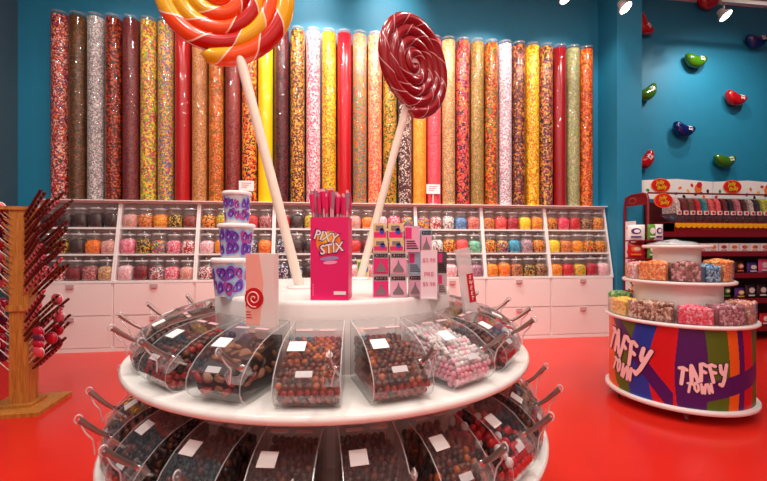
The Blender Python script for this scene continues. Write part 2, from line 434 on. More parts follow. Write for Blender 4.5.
for bay in range(NB):
    for row in range(3):
        z = (1.755, 1.375, .995)[row]
        names = ROWS[bay][row]
        for k in range(5):
            s = S0+bay*BW+.13+k*(BW-.26)/4
            o = jar if first else copy_tree(jar, jtree); first = False
            y = ysh(z)+.118
            p = W(s, -y, z); o.location = p; o.rotation_euler.z = WA+R(rnd.uniform(-3, 3))
            hk = rnd.uniform(1.12, 1.18); o.scale = (1.07, 1.05, hk)
            c = names[k]
            tag(o, '%s jar of %s sweets, %s shelf of the %s wall bay' % (ORD[k], c, ROWN[row], ORD[bay]), 'jar', 'clear sweet jars on the wall shelves')
            q = D.objects.new('jar_sweets', sweets_me); col.objects.link(q)
            q.location = p; q.rotation_euler.z = o.rotation_euler.z+rnd.choice((0, PI/2, PI)); q.scale = (1.05, 1.03, rnd.uniform(1.15, 1.32))
            q.material_slots[0].link = 'OBJECT'
            q.material_slots[0].material = candy('sweets_'+c, PAL[c], (76, 62, 90)[len(c) % 3], seed=len(c), bump=.8)
            tag(q, '%s sweets in the %s jar, %s shelf of the %s wall bay' % (c, ORD[k], ROWN[row], ORD[bay]), 'sweets', None, 'stuff')

# little signs clipped on the cabinet top
for s, zc, nm in ((-5.796, 2.235, 'white price card standing on the cabinet top behind the purple buckets'), (-2.927, 2.235, 'white price card standing before the coral pink candy tube')):
    t = empty('price_card', W(s, .272, 2.153), WA, nm, 'sign')
    MB().box(-.11, .11, -.006, 0, .16, .31).obj('card', M_card, t)
    MB().box(-.012, .012, 0, .004, .01, .2).obj('stem', M_edge, t)
    MB().box(-.05, .05, -.008, .01, 0, .01).obj('foot', M_edge, t)
    b = MB()
    for k in range(3): b.box(-.07, .07-.03*k, -.0075, -.006, .27-.03*k, .28-.03*k)
    b.obj('print', mat('faded_red_print', (196, 90, 100), .5), t)

# ------------------------------------------------------------------ wall tubes
TUBES = [
 ('orange, black and red', [(235, 110, 30), (40, 24, 40), (190, 30, 30), (230, 190, 170), (120, 40, 90)], 62),
 ('dim olive and brown', [(80, 56, 20), (110, 44, 20), (70, 60, 24), (130, 80, 40), (48, 40, 16)], 62),
 ('silver white', [(190, 180, 175), (120, 112, 110), (225, 215, 210), (150, 140, 138)], 74),
 ('dark red, black and orange', [(150, 26, 16), (36, 20, 14), (220, 90, 30), (90, 14, 14), (60, 30, 20)], 60),
 ('dusky plum', [(110, 34, 40), (140, 60, 56), (80, 24, 44), (120, 50, 30)], 74),
 ('yellow, pink and green', [(240, 205, 40), (205, 90, 110), (120, 170, 60), (235, 190, 60), (190, 60, 60)], 44),
 ('rainbow speckled', [(230, 160, 40), (90, 150, 70), (200, 70, 90), (90, 80, 160), (235, 200, 60)], 62),
 ('solid scarlet', [(178, 12, 16), (184, 14, 18)], 20),
 ('toffee brown', [(190, 120, 66), (210, 150, 92), (160, 92, 48)], 74),
 ('orange, olive and red', [(210, 100, 30), (110, 96, 30), (190, 50, 30), (225, 140, 40)], 56),
 ('maroon speckled', [(130, 24, 30), (170, 60, 56), (96, 16, 26), (140, 70, 50)], 70),
 ('orange, red and black', [(245, 130, 30), (50, 24, 18), (215, 40, 34), (250, 180, 60)], 46),
 ('solid bright yellow', [(255, 205, 8), (252, 200, 6)], 20),
 ('black cherry', [(80, 14, 26), (34, 12, 18), (120, 22, 36), (60, 20, 16)], 56),
 ('brown, orange and yellow', [(80, 40, 24), (225, 130, 40), (60, 30, 40), (235, 180, 60), (120, 60, 40)], 56),
 ('pink and white', [(225, 60, 110), (245, 220, 215), (210, 120, 140), (235, 180, 180)], 56),
 ('yellow, orange and green', [(250, 205, 30), (235, 120, 30), (130, 130, 40), (240, 170, 30)], 48),
 ('solid cherry red', [(190, 14, 30), (196, 18, 34)], 20),
 ('teal, orange and green', [(50, 120, 130), (225, 120, 50), (110, 140, 60), (190, 80, 60)], 60),
 ('pink and orange', [(240, 100, 110), (248, 150, 80), (235, 80, 60), (250, 180, 120)], 50),
 ('green, black and orange', [(90, 110, 30), (40, 24, 20), (225, 120, 30), (190, 160, 30)], 60),
 ('dark brown and white', [(70, 36, 36), (225, 200, 185), (110, 60, 60), (60, 30, 36)], 56),
 ('plain orange', [(250, 150, 40), (245, 130, 30), (252, 170, 60)], 64),
 ('coral pink', [(240, 70, 84), (248, 90, 100)], 40),
 ('sandy pastel', [(205, 150, 90), (180, 120, 80), (150, 130, 90), (225, 180, 130)], 66),
 ('large red and purple', [(215, 40, 50), (70, 24, 60), (240, 120, 40), (40, 24, 40), (225, 80, 90)], 40),
 ('khaki green', [(160, 130, 60), (130, 120, 70), (200, 150, 80), (140, 90, 50)], 66),
 ('red, orange and green', [(200, 40, 24), (240, 130, 30), (90, 110, 30), (120, 24, 20)], 44),
 ('white and lilac', [(225, 215, 220), (170, 150, 165), (240, 232, 232), (200, 120, 130)], 66),
 ('dark plum and gold', [(80, 30, 36), (200, 130, 50), (50, 24, 30), (150, 60, 50)], 44),
 ('golden yellow', [(250, 195, 30), (235, 140, 20), (245, 215, 60), (200, 110, 20)], 46),
 ('purple, gold and black', [(90, 40, 80), (220, 170, 50), (40, 26, 40), (190, 80, 60)], 46),
 ('solid deep red', [(150, 12, 22), (156, 14, 24)], 20),
 ('pale green and grey', [(170, 170, 90), (140, 130, 120), (120, 150, 90), (200, 180, 130)], 60),
 ('burnt orange and red', [(225, 90, 24), (190, 44, 24), (240, 140, 40), (120, 60, 20)], 52),
]
NT = len(TUBES); TP = 8.45/NT; TS0 = -8.555; TZ0, TZ1 = 2.153, 4.86
rt = .116
tb = MB(); tb.lathe([(rt, 0), (rt, TZ1-TZ0)], 28, 0, True, False, False)
tube0 = tb.obj('candy_tube', M_tube)
MB().lathe([(rt+.003, TZ1-TZ0-.03), (rt+.003, TZ1-TZ0), (rt-.004, TZ1-TZ0+.002)], 28, 0, True, False, True).obj('rim', clear('clear_holder', .12, rough=.1, boost=.06), tube0)
for zz in (.5, 2.2):
    MB().box(-.012, .012, rt-.002, .021+rt, zz, zz+.04).obj('wall_bracket', M_edge, tube0)
fm = MB().lathe([(rt-.006, .004), (rt-.006, 1.0), (rt-.006, 2.0), (rt-.006, TZ1-TZ0-.05), (rt-.05, TZ1-TZ0-.035)], 28, 0, True).mesh('tube_sweets', M_card)
tt = tree_of(tube0)
for i, (nm, cols, sc) in enumerate(TUBES):
    o = tube0 if i == 0 else copy_tree(tube0, tt)
    p = W(TS0+(i+.5)*TP, .14, TZ0)
    o.location = p; o.rotation_euler.z = WA
    nb = TUBES[i-1][0] if i else 'bare blue wall'
    tag(o, 'tall clear tube of %s sweets fixed upright on the blue wall' % nm, 'candy tube', 'tall candy tubes along the wall')
    q = D.objects.new('tube_sweets', fm); col.objects.link(q); q.location = p; q.rotation_euler.z = WA
    q.material_slots[0].link = 'OBJECT'
    solid = sc == 20
    q.material_slots[0].material = mat('tube_'+nm, cols[0], .3) if solid else candy('tube_'+nm, cols, sc, seed=i, bump=.5)
    tag(q, '%s sweets packed in a tall wall tube' % nm, 'sweets', None, 'stuff')

# ------------------------------------------------------------------ jelly bean wall sculptures
def bean_point(a, b, L=.21, rr=.115):
    """a 0..1 along, b angle round"""
    th = PI*a; x = -math.cos(th)*L; r = rr*max(0, 1-abs(x/L)**2.5)**.5*(1+.10*math.cos(th))*(.93+.10*abs(x/L))
    dz = .085*(x/L)**2
    return (x, -.095+r*.82*math.sin(b)*-1, r*math.cos(b)+dz-.035)
def make_bean(name, m, markm):
    b = MB(); n, k = 22, 22; vs = []
    for i in range(1, n):
        for j in range(k): vs.append(bean_point(i/n, 2*PI*j/k))
    e0, e1 = len(vs), len(vs)+1
    vs += [bean_point(1e-6, 0), bean_point(1-1e-6, 0)]
    fs = [(i*k+j, i*k+(j+1) % k, (i+1)*k+(j+1) % k, (i+1)*k+j) for i in range(n-2) for j in range(k)]
    fs += [(e0, (j+1) % k, j) for j in range(k)]+[(e1, (n-2)*k+j, (n-2)*k+(j+1) % k) for j in range(k)]
    b.add(vs, fs, 0, True)
    return b.mesh(name, m)
def bean_wrap(X, yy, Z):
    L, rr = .21, .115
    th = math.acos(max(-1, min(1, -X/L))); r = rr*(1-abs(X/L)**2.5)**.5*(1+.10*math.cos(th))*(.93+.10*abs(X/L))
    c = (Z-(.085*(X/L)**2-.035))/r; c = max(-.95, min(.95, c))
    return (X, -.095-r*.82*math.sqrt(1-c*c)-.004+yy, Z)
beanc = {'red': mat('red_gloss_bean', (170, 10, 18), .15, coat=.5), 'green': mat('green_gloss_bean', (56, 108, 10), .15, coat=.5), 'navy': mat('navy_gloss_bean', (8, 24, 92), .15, coat=.5)}
beanm = {k: make_bean('wall_bean', v, None) for k, v in beanc.items()}
bt = MB()
bt.text('Jelly', .055, .035, .05, 0, .003, 0, .012, 0, .09, R(12), bean_wrap); bt.text('Belly', .062, -.015, .05, 0, .003, 0, .012, 0, .09, R(12), bean_wrap)
btm = bt.mesh('lettering', M_card)
def at_wall(px, py, t):
    k = (px-383.5)/400
    # solve for s: (W0+U s+N t)
    s = (k*(W0.y+N.y*t)-(W0.x+N.x*t))/(U.x-k*U.y)
    p = W(s, t); return s, 1.5+(245-py)*p.y/400
for px, py, c, rot, lab in ((644, 25, 'red', -50, 'red wall bean half behind the blue pier, near the ceiling'), (696, 60, 'green', -4, 'green wall bean high up on the blue wall, under the spotlight'),
        (757, 40, 'navy', 4, 'navy blue wall bean highest up, at the far end of the blue wall'), (736, 98, 'red', -14, 'red wall bean in open blue wall between the navy and green beans'),
        (647, 92, 'green', 30, 'green wall bean half behind the edge of the blue pier'), (684, 129, 'navy', -12, 'navy blue wall bean low down, between the two green ones'),
        (725, 160, 'green', 0, 'green wall bean lowest, just above the white header panel'), (645, 160, 'red', 40, 'red wall bean half behind the pier, just above the header panel'),
        (709, 1, 'red', 6, 'red wall bean topmost, under the track rail')):
    s, z = at_wall(px, py, .1)
    o = D.objects.new('wall_bean', beanm[c]); col.objects.link(o)
    o.location = W(s, .004, z); o.rotation_euler = (0, R(-rot), 0)
    o.rotation_euler = (Matrix.Rotation(WA, 3, 'Z') @ Matrix.Rotation(R(-rot), 3, 'Y')).to_euler()
    tag(o, lab, 'wall ornament', 'glossy bean ornaments on the blue wall')
    q = D.objects.new('lettering', btm); col.objects.link(q); q.parent = o

# ------------------------------------------------------------------ spotlights
def spot_fixture(px, py, t, label, rail_s=None):
    s, z = at_wall(px, py, t)
    root = empty('spotlight', W(s, t, z), WA, label, 'lamp', 'track spotlights near the ceiling')
    tilt = Matrix.Rotation(R(-30), 4, 'X') @ Matrix.Rotation(R(-22), 4, 'Y')
    b = MB(); b.M = tilt; b.lathe([(.095, 0), (.1, .006), (.095, .03), (.06, .075), (.045, .14), (.03, .15)], 20, 0, True, False, True)
    b.obj('lamp_head', M_grey, root)
    b = MB(); b.M = tilt; b.lathe([(.088, -.003), (.088, .006)], 20); b.obj('lamp_face', mat('lamp_glow', (255, 246, 232), emit=14), root)
    zt = CZ-z
    b = MB(); p = tilt @ Vector((0, 0, .12)); b.tube([(p.x+.055, p.y, p.z), (p.x+.07, p.y, p.z+.08), (p.x+.02, p.y, .34), (p.x+.02, p.y, zt-.02)], .014); b.obj('arm', M_grey, root)
    return s, z
spot_fixture(566, -2, 1.0, 'small ceiling spotlight above the deep red candy tube')
spot_fixture(626, 8, .9, 'white ceiling spotlight hanging in front of the blue pier')
s3, z3 = spot_fixture(726, 16, .8, 'ceiling spotlight hung over the bean wall')
_, zr = at_wall(740, 2, .8)
r_ = empty('track_rail', W(s3, .8, zr), WA, 'pale grey track rail crossing above the bean wall', 'track')
MB().box(-.1, 2.6, -.02, .02, -.03, .03).obj('rail', M_grey, r_)
for x in (.2, 1.4, 2.4): MB().tube([(x, 0, .03), (x, 0, CZ-zr-.01)], .008).obj('hanger', M_grey, r_)

# ------------------------------------------------------------------ island carousel
isl = empty('candy_carousel', IC, 0, 'big round white two-tier carousel in the foreground ringed with clear candy bins', 'display stand')
def rdisc(name, R_, z1, th, m=M_white, n=96):
    return MB().lathe([(R_-.012, z1-th), (R_, z1-th+.008), (R_, z1-.008), (R_-.008, z1)], n).obj(name, m, isl)
UZ, LZ, DZ = .922, .50, 1.25
M_ring = mat('white_gloss_shelf', (236, 234, 228), .18, coat=.2)
rdisc('upper_shelf', 1.112, UZ, .035, M_ring)
rdisc('lower_shelf', 1.205, LZ, .035, M_ring)
MB().lathe([(.684, UZ), (.684, DZ-.02), (.68, DZ-.004), (.674, DZ)], 96).obj('centre_drum', M_white, isl)
MB().lathe([(.66, LZ), (.66, UZ-.035)], 64).obj('lower_drum', M_white, isl)
MB().lathe([(1.0, .06), (1.0, LZ-.035)], 96).obj('base', M_white, isl)
MB().lathe([(.94, 0), (.94, .06)], 64).obj('plinth', M_dark, isl)

# bin profile (y outwards is negative): r measured from the back
PR_LID = [(0, .25), (.14, .224), (.195, .210), (.25, .185), (.30, .150), (.337, .112)]
PR_FRONT = [(.337, .112), (.349, .085), (.352, .055), (.342, .028), (.322, .008), (.30, 0)]
def hw(r, side=.116): return .108+(.120-.108)*min(1, r/.353)
OUT = [(0, 0), (0, .25)]+PR_LID[1:]+PR_FRONT[1:]
def sheet(b, prof, th, mi=0, k0=0, k1=1, inset=.004, off=0, smooth=True):
    """bent sheet following prof across the bin's width, closed thickness th; k0..k1 of the width"""
    n = len(prof); v = []
    for r, z in prof:
        w = hw(r)-inset
        x0, x1 = -w+2*w*k0, -w+2*w*k1
        v += [(x0, -(r+off), z), (x1, -(r+off), z)]
    # offset inwards
    q = []
    for i, (r, z) in enumerate(prof):
        a = prof[max(0, i-1)]; c = prof[min(n-1, i+1)]
        d = Vector((c[0]-a[0], c[1]-a[1])).normalized(); nn = Vector((d.y, -d.x))
        w = hw(r)-inset; x0, x1 = -w+2*w*k0, -w+2*w*k1
        rr, zz = r+nn.x*th, z+nn.y*th
        q += [(x0, -(rr+off), zz), (x1, -(rr+off), zz)]
    m = len(v); V = v+q
    fs = []
    for i in range(n-1):
        fs += [(2*i, 2*i+1, 2*i+3, 2*i+2), (m+2*i, m+2*i+2, m+2*i+3, m+2*i+1), (2*i, 2*i+2, m+2*i+2, m+2*i), (2*i+1, m+2*i+1, m+2*i+3, 2*i+3)]
    fs += [(0, m, m+1, 1), (2*n-2, 2*n-1, m+2*n-1, m+2*n-2)]
    mis = []
    for i in range(n-1): mis += [mi, mi, mi+1, mi+1]
    mis += [mi+1, mi+1]
    b.add(V, fs, mis)
def side_plate(b, sgn, th=.004):
    n = len(OUT); V = []
    for r, z in OUT: V.append((sgn*hw(r), -r, z))
    for r, z in OUT: V.append((sgn*(hw(r)-th), -r, z))
    fs = [tuple(range(n)), tuple(range(n, 2*n))[::-1]]+[(i, n+i, n+(i+1) % n, (i+1) % n) for i in range(n)]
    b.add(V, fs, [0, 0]+[1]*n)
def make_bin():
    root = empty('candy_bin')
    for sg in (-1, 1):
        b = MB(); side_plate(b, sg); b.obj('side_panel', [M_acr, M_edge], root)
    b = MB(); sheet(b, PR_FRONT, .003); b.obj('front_panel', [M_acr, M_edge], root)
    b = MB(); b.add([(-.116, -.30, .0), (.116, -.30, .0), (.104, -.004, 0), (-.104, -.004, 0), (-.116, -.30, .004), (.116, -.30, .004), (.104, -.004, .004), (-.104, -.004, .004)],
                    [(0, 3, 2, 1), (4, 5, 6, 7), (0, 1, 5, 4), (1, 2, 6, 5), (2, 3, 7, 6), (3, 0, 4, 7)])
    b.box(-.103, .103, -.004, 0, .004, .245); b.obj('tray_base', M_acr, root)
    b = MB(); sheet(b, PR_LID, .003, off=.002); lid = b.obj('lid', [M_acr, M_edge], root)
    # paper label near the lid's crease, small clear name pockets
    lp = [(.20, .2085), (.225, .198), (.252, .186)]
    b = MB(); sheet(b, lp, .0015, k0=.11, k1=.40, off=.0055); b.obj('price_label', [M_card, M_card], lid)
    b = MB(); sheet(b, [(.318, .133), (.336, .116)], .002, k0=.32, k1=.58, off=.006); b.obj('finger_grip', [M_edge, M_edge], lid)
    b = MB()
    for k0, k1 in ((.12, .42), (.56, .86)): sheet(b, [(.10, .234), (.118, .2305)], .002, k0=k0, k1=k1, off=.004)
    b.obj('hinge', [mat('hinge_plastic', (206, 170, 170), .3), M_edge], lid)
    # scoop holder: open clear sleeve at the right hand front
    b = MB()
    b.M = Matrix.Translation((.088, -.325, .115)) @ Matrix.Rotation(R(-58), 4, 'X')
    for a in ((-.03, -.027, -.02, .02), (.027, .03, -.02, .02)): b.box(a[0], a[1], a[2], a[3], -.03, .04)
    b.box(-.03, .03, .018, .021, -.03, .04); b.obj('scoop_holder', clear('clear_holder', .12, rough=.1, boost=.06), root)
    return root
def make_scoop():
    root = empty('candy_scoop')
    T = Matrix.Translation((.088, -.30, .135)) @ Matrix.Rotation(R(56), 4, 'X')
    b = MB(); b.M = T
    prof = []
    n = 12; V = []; 
    for i, (z, r) in enumerate([(-.055, .030), (-.03, .028), (0, .025), (.018, .018), (.024, .008)]):
        for j in range(n+1):
            a = PI*(1.0)*j/n+PI; V.append((r*math.cos(a), r*math.sin(a)*.9, z))
    fs = [(i*(n+1)+j, i*(n+1)+j+1, (i+1)*(n+1)+j+1, (i+1)*(n+1)+j) for i in range(4) for j in range(n)]
    b.add(V, fs, 0, True); ob = b.obj('bowl', M_chrome, root)
    md = ob.modifiers.new('thick', 'SOLIDIFY'); md.thickness = .002
    b = MB(); b.M = T; b.tube([(0, -.006, .02), (0, -.008, .06), (0, -.004, .11), (0, 0, .145)], [.008, .009, .011, .012], 10)
    b.obj('handle', mat('scoop_steel', (150, 128, 122), .3, .7), root)
    e = T @ Vector((0, 0, .148))
    pts = []
    for k in range(13):
        u = k/12
        pts.append((e.x+.014*math.sin(PI*u), e.y+.055*u+.012*math.sin(PI*u), e.z-.125*u-.012*math.sin(2*PI*u)))
    MB().tube(pts, .0035, 6).obj('tether', M_edge, root)
    b = MB(); ring_pts = [(e.x+.0, e.y+.014*math.cos(a), e.z+.014*math.sin(a)) for a in [2*PI*k/12 for k in range(13)]]
    b.tube(ring_pts, .003, 6); b.obj('loop', M_edge, root)
    return root
bin0 = make_bin(); bt_ = tree_of(bin0)
sc0 = make_scoop(); st_ = tree_of(sc0)

def inside(r, z, m):
    """distance into the outline of the fill, negative outside"""
    d = 9
    n = len(FILL)
    ins = False
    for i in range(n):
        (x1, y1), (x2, y2) = FILL[i], FILL[(i+1) % n]
        if (y1 > z) != (y2 > z) and r < (x2-x1)*(z-y1)/(y2-y1)+x1: ins = not ins
        vx, vy = x2-x1, y2-y1
        t = max(0, min(1, ((r-x1)*vx+(z-y1)*vy)/(vx*vx+vy*vy)))
        d = min(d, math.hypot(r-x1-t*vx, z-y1-t*vy))
    return d if ins else -d
FILL = []
def set_fill(level):
    global FILL
    # outline of the sweets below the lid: heaped to the back
    top = [(.31, .128), (.25, .13+.035*level), (.15, .14+.06*level), (.005, .145+.08*level)]
    FILL = [(.005, .006), (.300, .006), (.318, .012), (.336, .03), (.344, .056), (.341, .083), (.331, .106)]+top
def pack(br, level, seed, keep=1.7, squash=1):
    """centres of sweets lying against the fill's outline: front, heaped top and both sides, then a second layer behind"""
    set_fill(level)
    rg = random.Random(seed); res = []
    def walk(pts, step_):
        out = []; carry = 0
        for a, b in zip(pts, pts[1:]):
            a, b = Vector(a), Vector(b); L = (b-a).length; d = carry
            while d < L: out.append(a+(b-a)*(d/L)); d += step_
            carry = d-L
        return out
    c = Vector((.16, .075))
    for lay, off in enumerate((br*1.02, br*2.55)):
        path = []
        for r, z in FILL[1:]:
            n_ = Vector((r, z))
            d = Vector((min(r, .335), z))
            # pull the outline inwards by off
            q = Vector((r, z))
            q.x = min(max(q.x-(off if r > .29 else 0), .01+br), .346-off)
            q.y = max(q.y, .005+off) if z < .11 and r > .28 else q.y-off
            path.append(q)
        for row, q in enumerate(walk(path, br*1.80)):
            ph = rg.uniform(-.22, .22)
            w = hw(q.x)-.006-br; n = max(2, int(2*w/(br*2.02))+1); pit = 2*w/(n-.5)
            for i in range(n):
                x = -w+pit*(i+ph+.1)+(pit*.5 if (row+lay) % 2 else 0)
                if x > w+.001: continue
                j = br*.26
                res.append((max(-w, min(w, x+rg.uniform(-j, j))), -q.x+rg.uniform(-j, j), q.y+rg.uniform(-j, j)*.8, br*(1 if lay == 0 else 1.6)))
    z = .006+br*2.9; k = 0
    while z < .3:
        r = .01+br+(k % 2)*br
        while r < .34:
            if inside(r, z, 0) > br*2.6:
                for sg in (-1, 1): res.append((sg*(hw(r)-.006-br), -r, z, br))
            r += br*2.0
        z += br*1.75; k += 1
    return res
def core(b, mi=0, inset=.018):
    """the mass of sweets behind the outer layer"""
    n = len(FILL); c = Vector((.17, .09)); P = []
    for r, z in FILL:
        d = Vector((r, z))-c; L = d.length; d *= max(0, L-inset)/L; P.append((c.x+d.x, c.y+d.y))
    V = [(-(hw(r)-.006-inset), -r, z) for r, z in P]+[((hw(r)-.006-inset), -r, z) for r, z in P]
    b.add(V, [tuple(range(n))[::-1], tuple(range(n, 2*n))]+[(i, (i+1) % n, n+(i+1) % n, n+i) for i in range(n)], mi)

def cm(nm, rgb, rough=.42): return mat(nm, rgb, rough)
BR1, BR2, BR3 = cm('choc_brown', (96, 40, 20)), cm('choc_dark', (44, 18, 12)), cm('choc_amber', (170, 84, 34))
RD1, RD2 = cm('cherry_brown_floor_red', (146, 30, 22)), cm('ruby', (190, 26, 34))  # first red also paints the floor's reflection on low chocolate balls
YG1, YG2, YG3 = cm('yogurt_white', (226, 214, 212)), cm('yogurt_pink', (240, 176, 190)), cm('yogurt_grey', (200, 188, 188))
def stuff_mesh(name, br, level, seed, mats, weights, sq_=1, sub=1, keep=1.7, shape=(1, 1, 1), band=None):
    pts = pack(br, level, seed, keep, sq_); b = MB(); rg = random.Random(seed+5)
    set_fill(level); core(b, 0, br*1.9)
    for x, y, z, ex in pts:
        mi = rg.choices(range(len(mats)), weights)[0]
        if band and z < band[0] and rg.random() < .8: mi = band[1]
        b.ball((x, y, z), br, mi, sub, (1, 1, sq_) if shape == (1, 1, 1) else shape)
    return b.mesh(name, mats)
ST = {
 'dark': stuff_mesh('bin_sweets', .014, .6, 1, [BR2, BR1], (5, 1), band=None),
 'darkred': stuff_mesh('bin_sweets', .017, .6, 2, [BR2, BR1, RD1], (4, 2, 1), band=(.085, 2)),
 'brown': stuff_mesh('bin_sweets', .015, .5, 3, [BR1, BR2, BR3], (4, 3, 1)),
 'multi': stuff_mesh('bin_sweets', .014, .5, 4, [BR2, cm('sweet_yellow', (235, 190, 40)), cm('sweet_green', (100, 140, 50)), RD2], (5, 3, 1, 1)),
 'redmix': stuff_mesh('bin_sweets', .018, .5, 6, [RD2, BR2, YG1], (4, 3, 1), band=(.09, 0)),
}
def disc_mesh():
    """big round chocolate cups stood on edge and lying in the bin"""
    set_fill(.7); b = MB(); core(b, 0, .02); rg = random.Random(3)
    for x, y, z, ex in pack(.026, .7, 11, 1.9):
        b.M = Matrix.Translation((x, y, z)) @ Matrix.Rotation(rg.uniform(-1, 1), 4, 'X') @ Matrix.Rotation(rg.uniform(-.7, .7), 4, 'Y')
        mi = 2 if z < .085 and rg.random() < .8 else rg.choice((0, 1, 1))
        b.lathe([(.021, -.009), (.0245, -.006), (.0255, .006), (.022, .009), (.012, .0075)], 12, mi, True)
    return b.mesh('bin_sweets', [BR2, cm('choc_milk', (140, 84, 50)), RD1])
DISC = disc_mesh()
def individuals(root_loc, rz, br, level, seed, mats, weights, nmax, nm, label, group, band):
    """the sweets that show largest as things, the others as one mass"""
    pts = pack(br, level, seed, 1.9)
    rot = Matrix.Rotation(rz, 4, 'Z'); cam = Vector((0, 0, 1.5))
    sc = []
    for x, y, z, ex in pts:
        p = Vector(root_loc)+rot @ Vector((x, y, z))
        front = ex < br*1.15
        vis = (0 if (front and (y < -.19 or abs(x) > .07)) else 1)+(p-cam).length*.6
        sc.append((vis, x, y, z))
    sc.sort(); rg = random.Random(seed)
    ms = [MB().ball((0, 0, 0), br, 0, 2).mesh(nm, m) for m in mats]
    b = MB(); set_fill(level); core(b, 0, br*1.9)
    for i, (_, x, y, z) in enumerate(sc):
        mi = rg.choices(range(len(mats)), weights)[0]
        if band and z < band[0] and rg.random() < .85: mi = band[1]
        if i < nmax:
            o = D.objects.new(nm, ms[mi]); col.objects.link(o)
            o.location = Vector(root_loc)+rot @ Vector((x, y, z)); tag(o, label, 'candy', group)
        else: b.ball((x, y, z), br, mi, 1)
    o = b.obj('bin_sweets', mats, None, root_loc, rz)
    return o

HERE = {}
UP = []   # (angle, contents)
step = 360/22
def place_bin(phi, r_back, z, what, firstflag, label, slabel, clabel, scoop=True, hk=1):
    a = R(phi)
    p = ring(a, r_back, z)
    o = bin0 if firstflag else copy_tree(bin0, bt_)
    o.location = p; o.rotation_euler.z = a
    tag(o, label, 'candy bin', 'clear bins on the carousel')
    s = sc0 if firstflag else copy_tree(sc0, st_)
    s.location = p; s.rotation_euler.z = a; tag(s, slabel, 'scoop', 'scoops on the carousel bins')
    if what in ('malt', 'malt2'):
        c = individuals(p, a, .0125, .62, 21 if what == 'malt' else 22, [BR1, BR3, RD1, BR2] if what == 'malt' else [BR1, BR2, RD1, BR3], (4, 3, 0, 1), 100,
            'chocolate_ball', 'small round chocolate ball in the bin '+('straight below the pink straw box' if what == 'malt' else 'below the silver gift boxes'), 'chocolate balls '+what.replace('malt2', 'next bin').replace('malt', 'front bin'), (.075, 2))  # lowest balls turn red: reflection of the red floor put into their colour
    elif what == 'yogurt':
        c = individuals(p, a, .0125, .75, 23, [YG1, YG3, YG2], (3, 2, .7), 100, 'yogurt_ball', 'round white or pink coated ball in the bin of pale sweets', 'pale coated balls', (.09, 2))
    else:
        c = D.objects.new('bin_sweets', DISC if what == 'disc' else ST[what]); col.objects.link(c)
        c.location = p; c.rotation_euler.z = a
    for q_ in (o, c, s):
        if hk != 1: q_.scale = (1, 1, hk)
    tag(c, clabel, 'sweets', None, 'stuff')
SU, PU, SL, PL = 360/19, 1.2, 360/21, -3.2
up = [(PU, 'malt', 'straight below the pink straw box'), (PU+SU, 'malt2', 'below the silver gift boxes'), (PU+2*SU, 'yogurt', 'filled with pale balls'),
      (PU+3*SU, 'darkred', 'beyond the pale balls bin'), (PU+4*SU, 'redmix', 'second beyond the pale balls bin'), (PU+5*SU, 'brown', 'third beyond the pale balls bin'), (PU+6*SU, 'dark', 'fourth beyond the pale balls bin'),
      (PU-SU, 'disc', 'of big round chocolate cups'), (PU-2*SU, 'darkred', 'next to the chocolate cups bin'), (PU-3*SU, 'dark', 'second from the chocolate cups bin'),
      (PU-4*SU, 'brown', 'third from the chocolate cups bin'), (PU-5*SU, 'dark', 'fourth from the chocolate cups bin'), (PU-6*SU, 'multi', 'fifth from the chocolate cups bin'), (PU-7*SU, 'brown', 'behind the stacked purple buckets')]
f1 = True
for ph, what, d in up:
    place_bin(ph, .715, UZ+.001, what, f1, 'clear acrylic candy bin on the upper carousel tier, '+d, 'metal scoop in the upper tier bin '+d, 'sweets inside the upper tier bin '+d); f1 = False
lo = [(PL, 'dark', 'under the bin below the pink straw box'), (PL+SL, 'dark', 'under the bin below the silver boxes'), (PL+2*SL, 'brown', 'under the pale balls bin'),
      (PL+3*SL, 'redmix', 'beyond the one under the pale balls'), (PL+4*SL, 'dark', 'second beyond the one under the pale balls'), (PL+5*SL, 'brown', 'third beyond the one under the pale balls'),
      (PL-SL, 'dark', 'under the chocolate cups bin'), (PL-2*SL, 'dark', 'next to the one under the chocolate cups'), (PL-3*SL, 'darkred', 'second from the one under the chocolate cups'),
      (PL-4*SL, 'multi', 'third from the one under the chocolate cups'), (PL-5*SL, 'brown', 'fourth from the one under the chocolate cups'), (PL-6*SL, 'dark', 'fifth from the one under the chocolate cups')]
for ph, what, d in lo:
    place_bin(ph, .83, LZ+.001, what, False, 'clear bin on the lower tier, '+d, 'metal scoop in the lower tier bin '+d, 'sweets inside the lower tier bin '+d, hk=1.28)

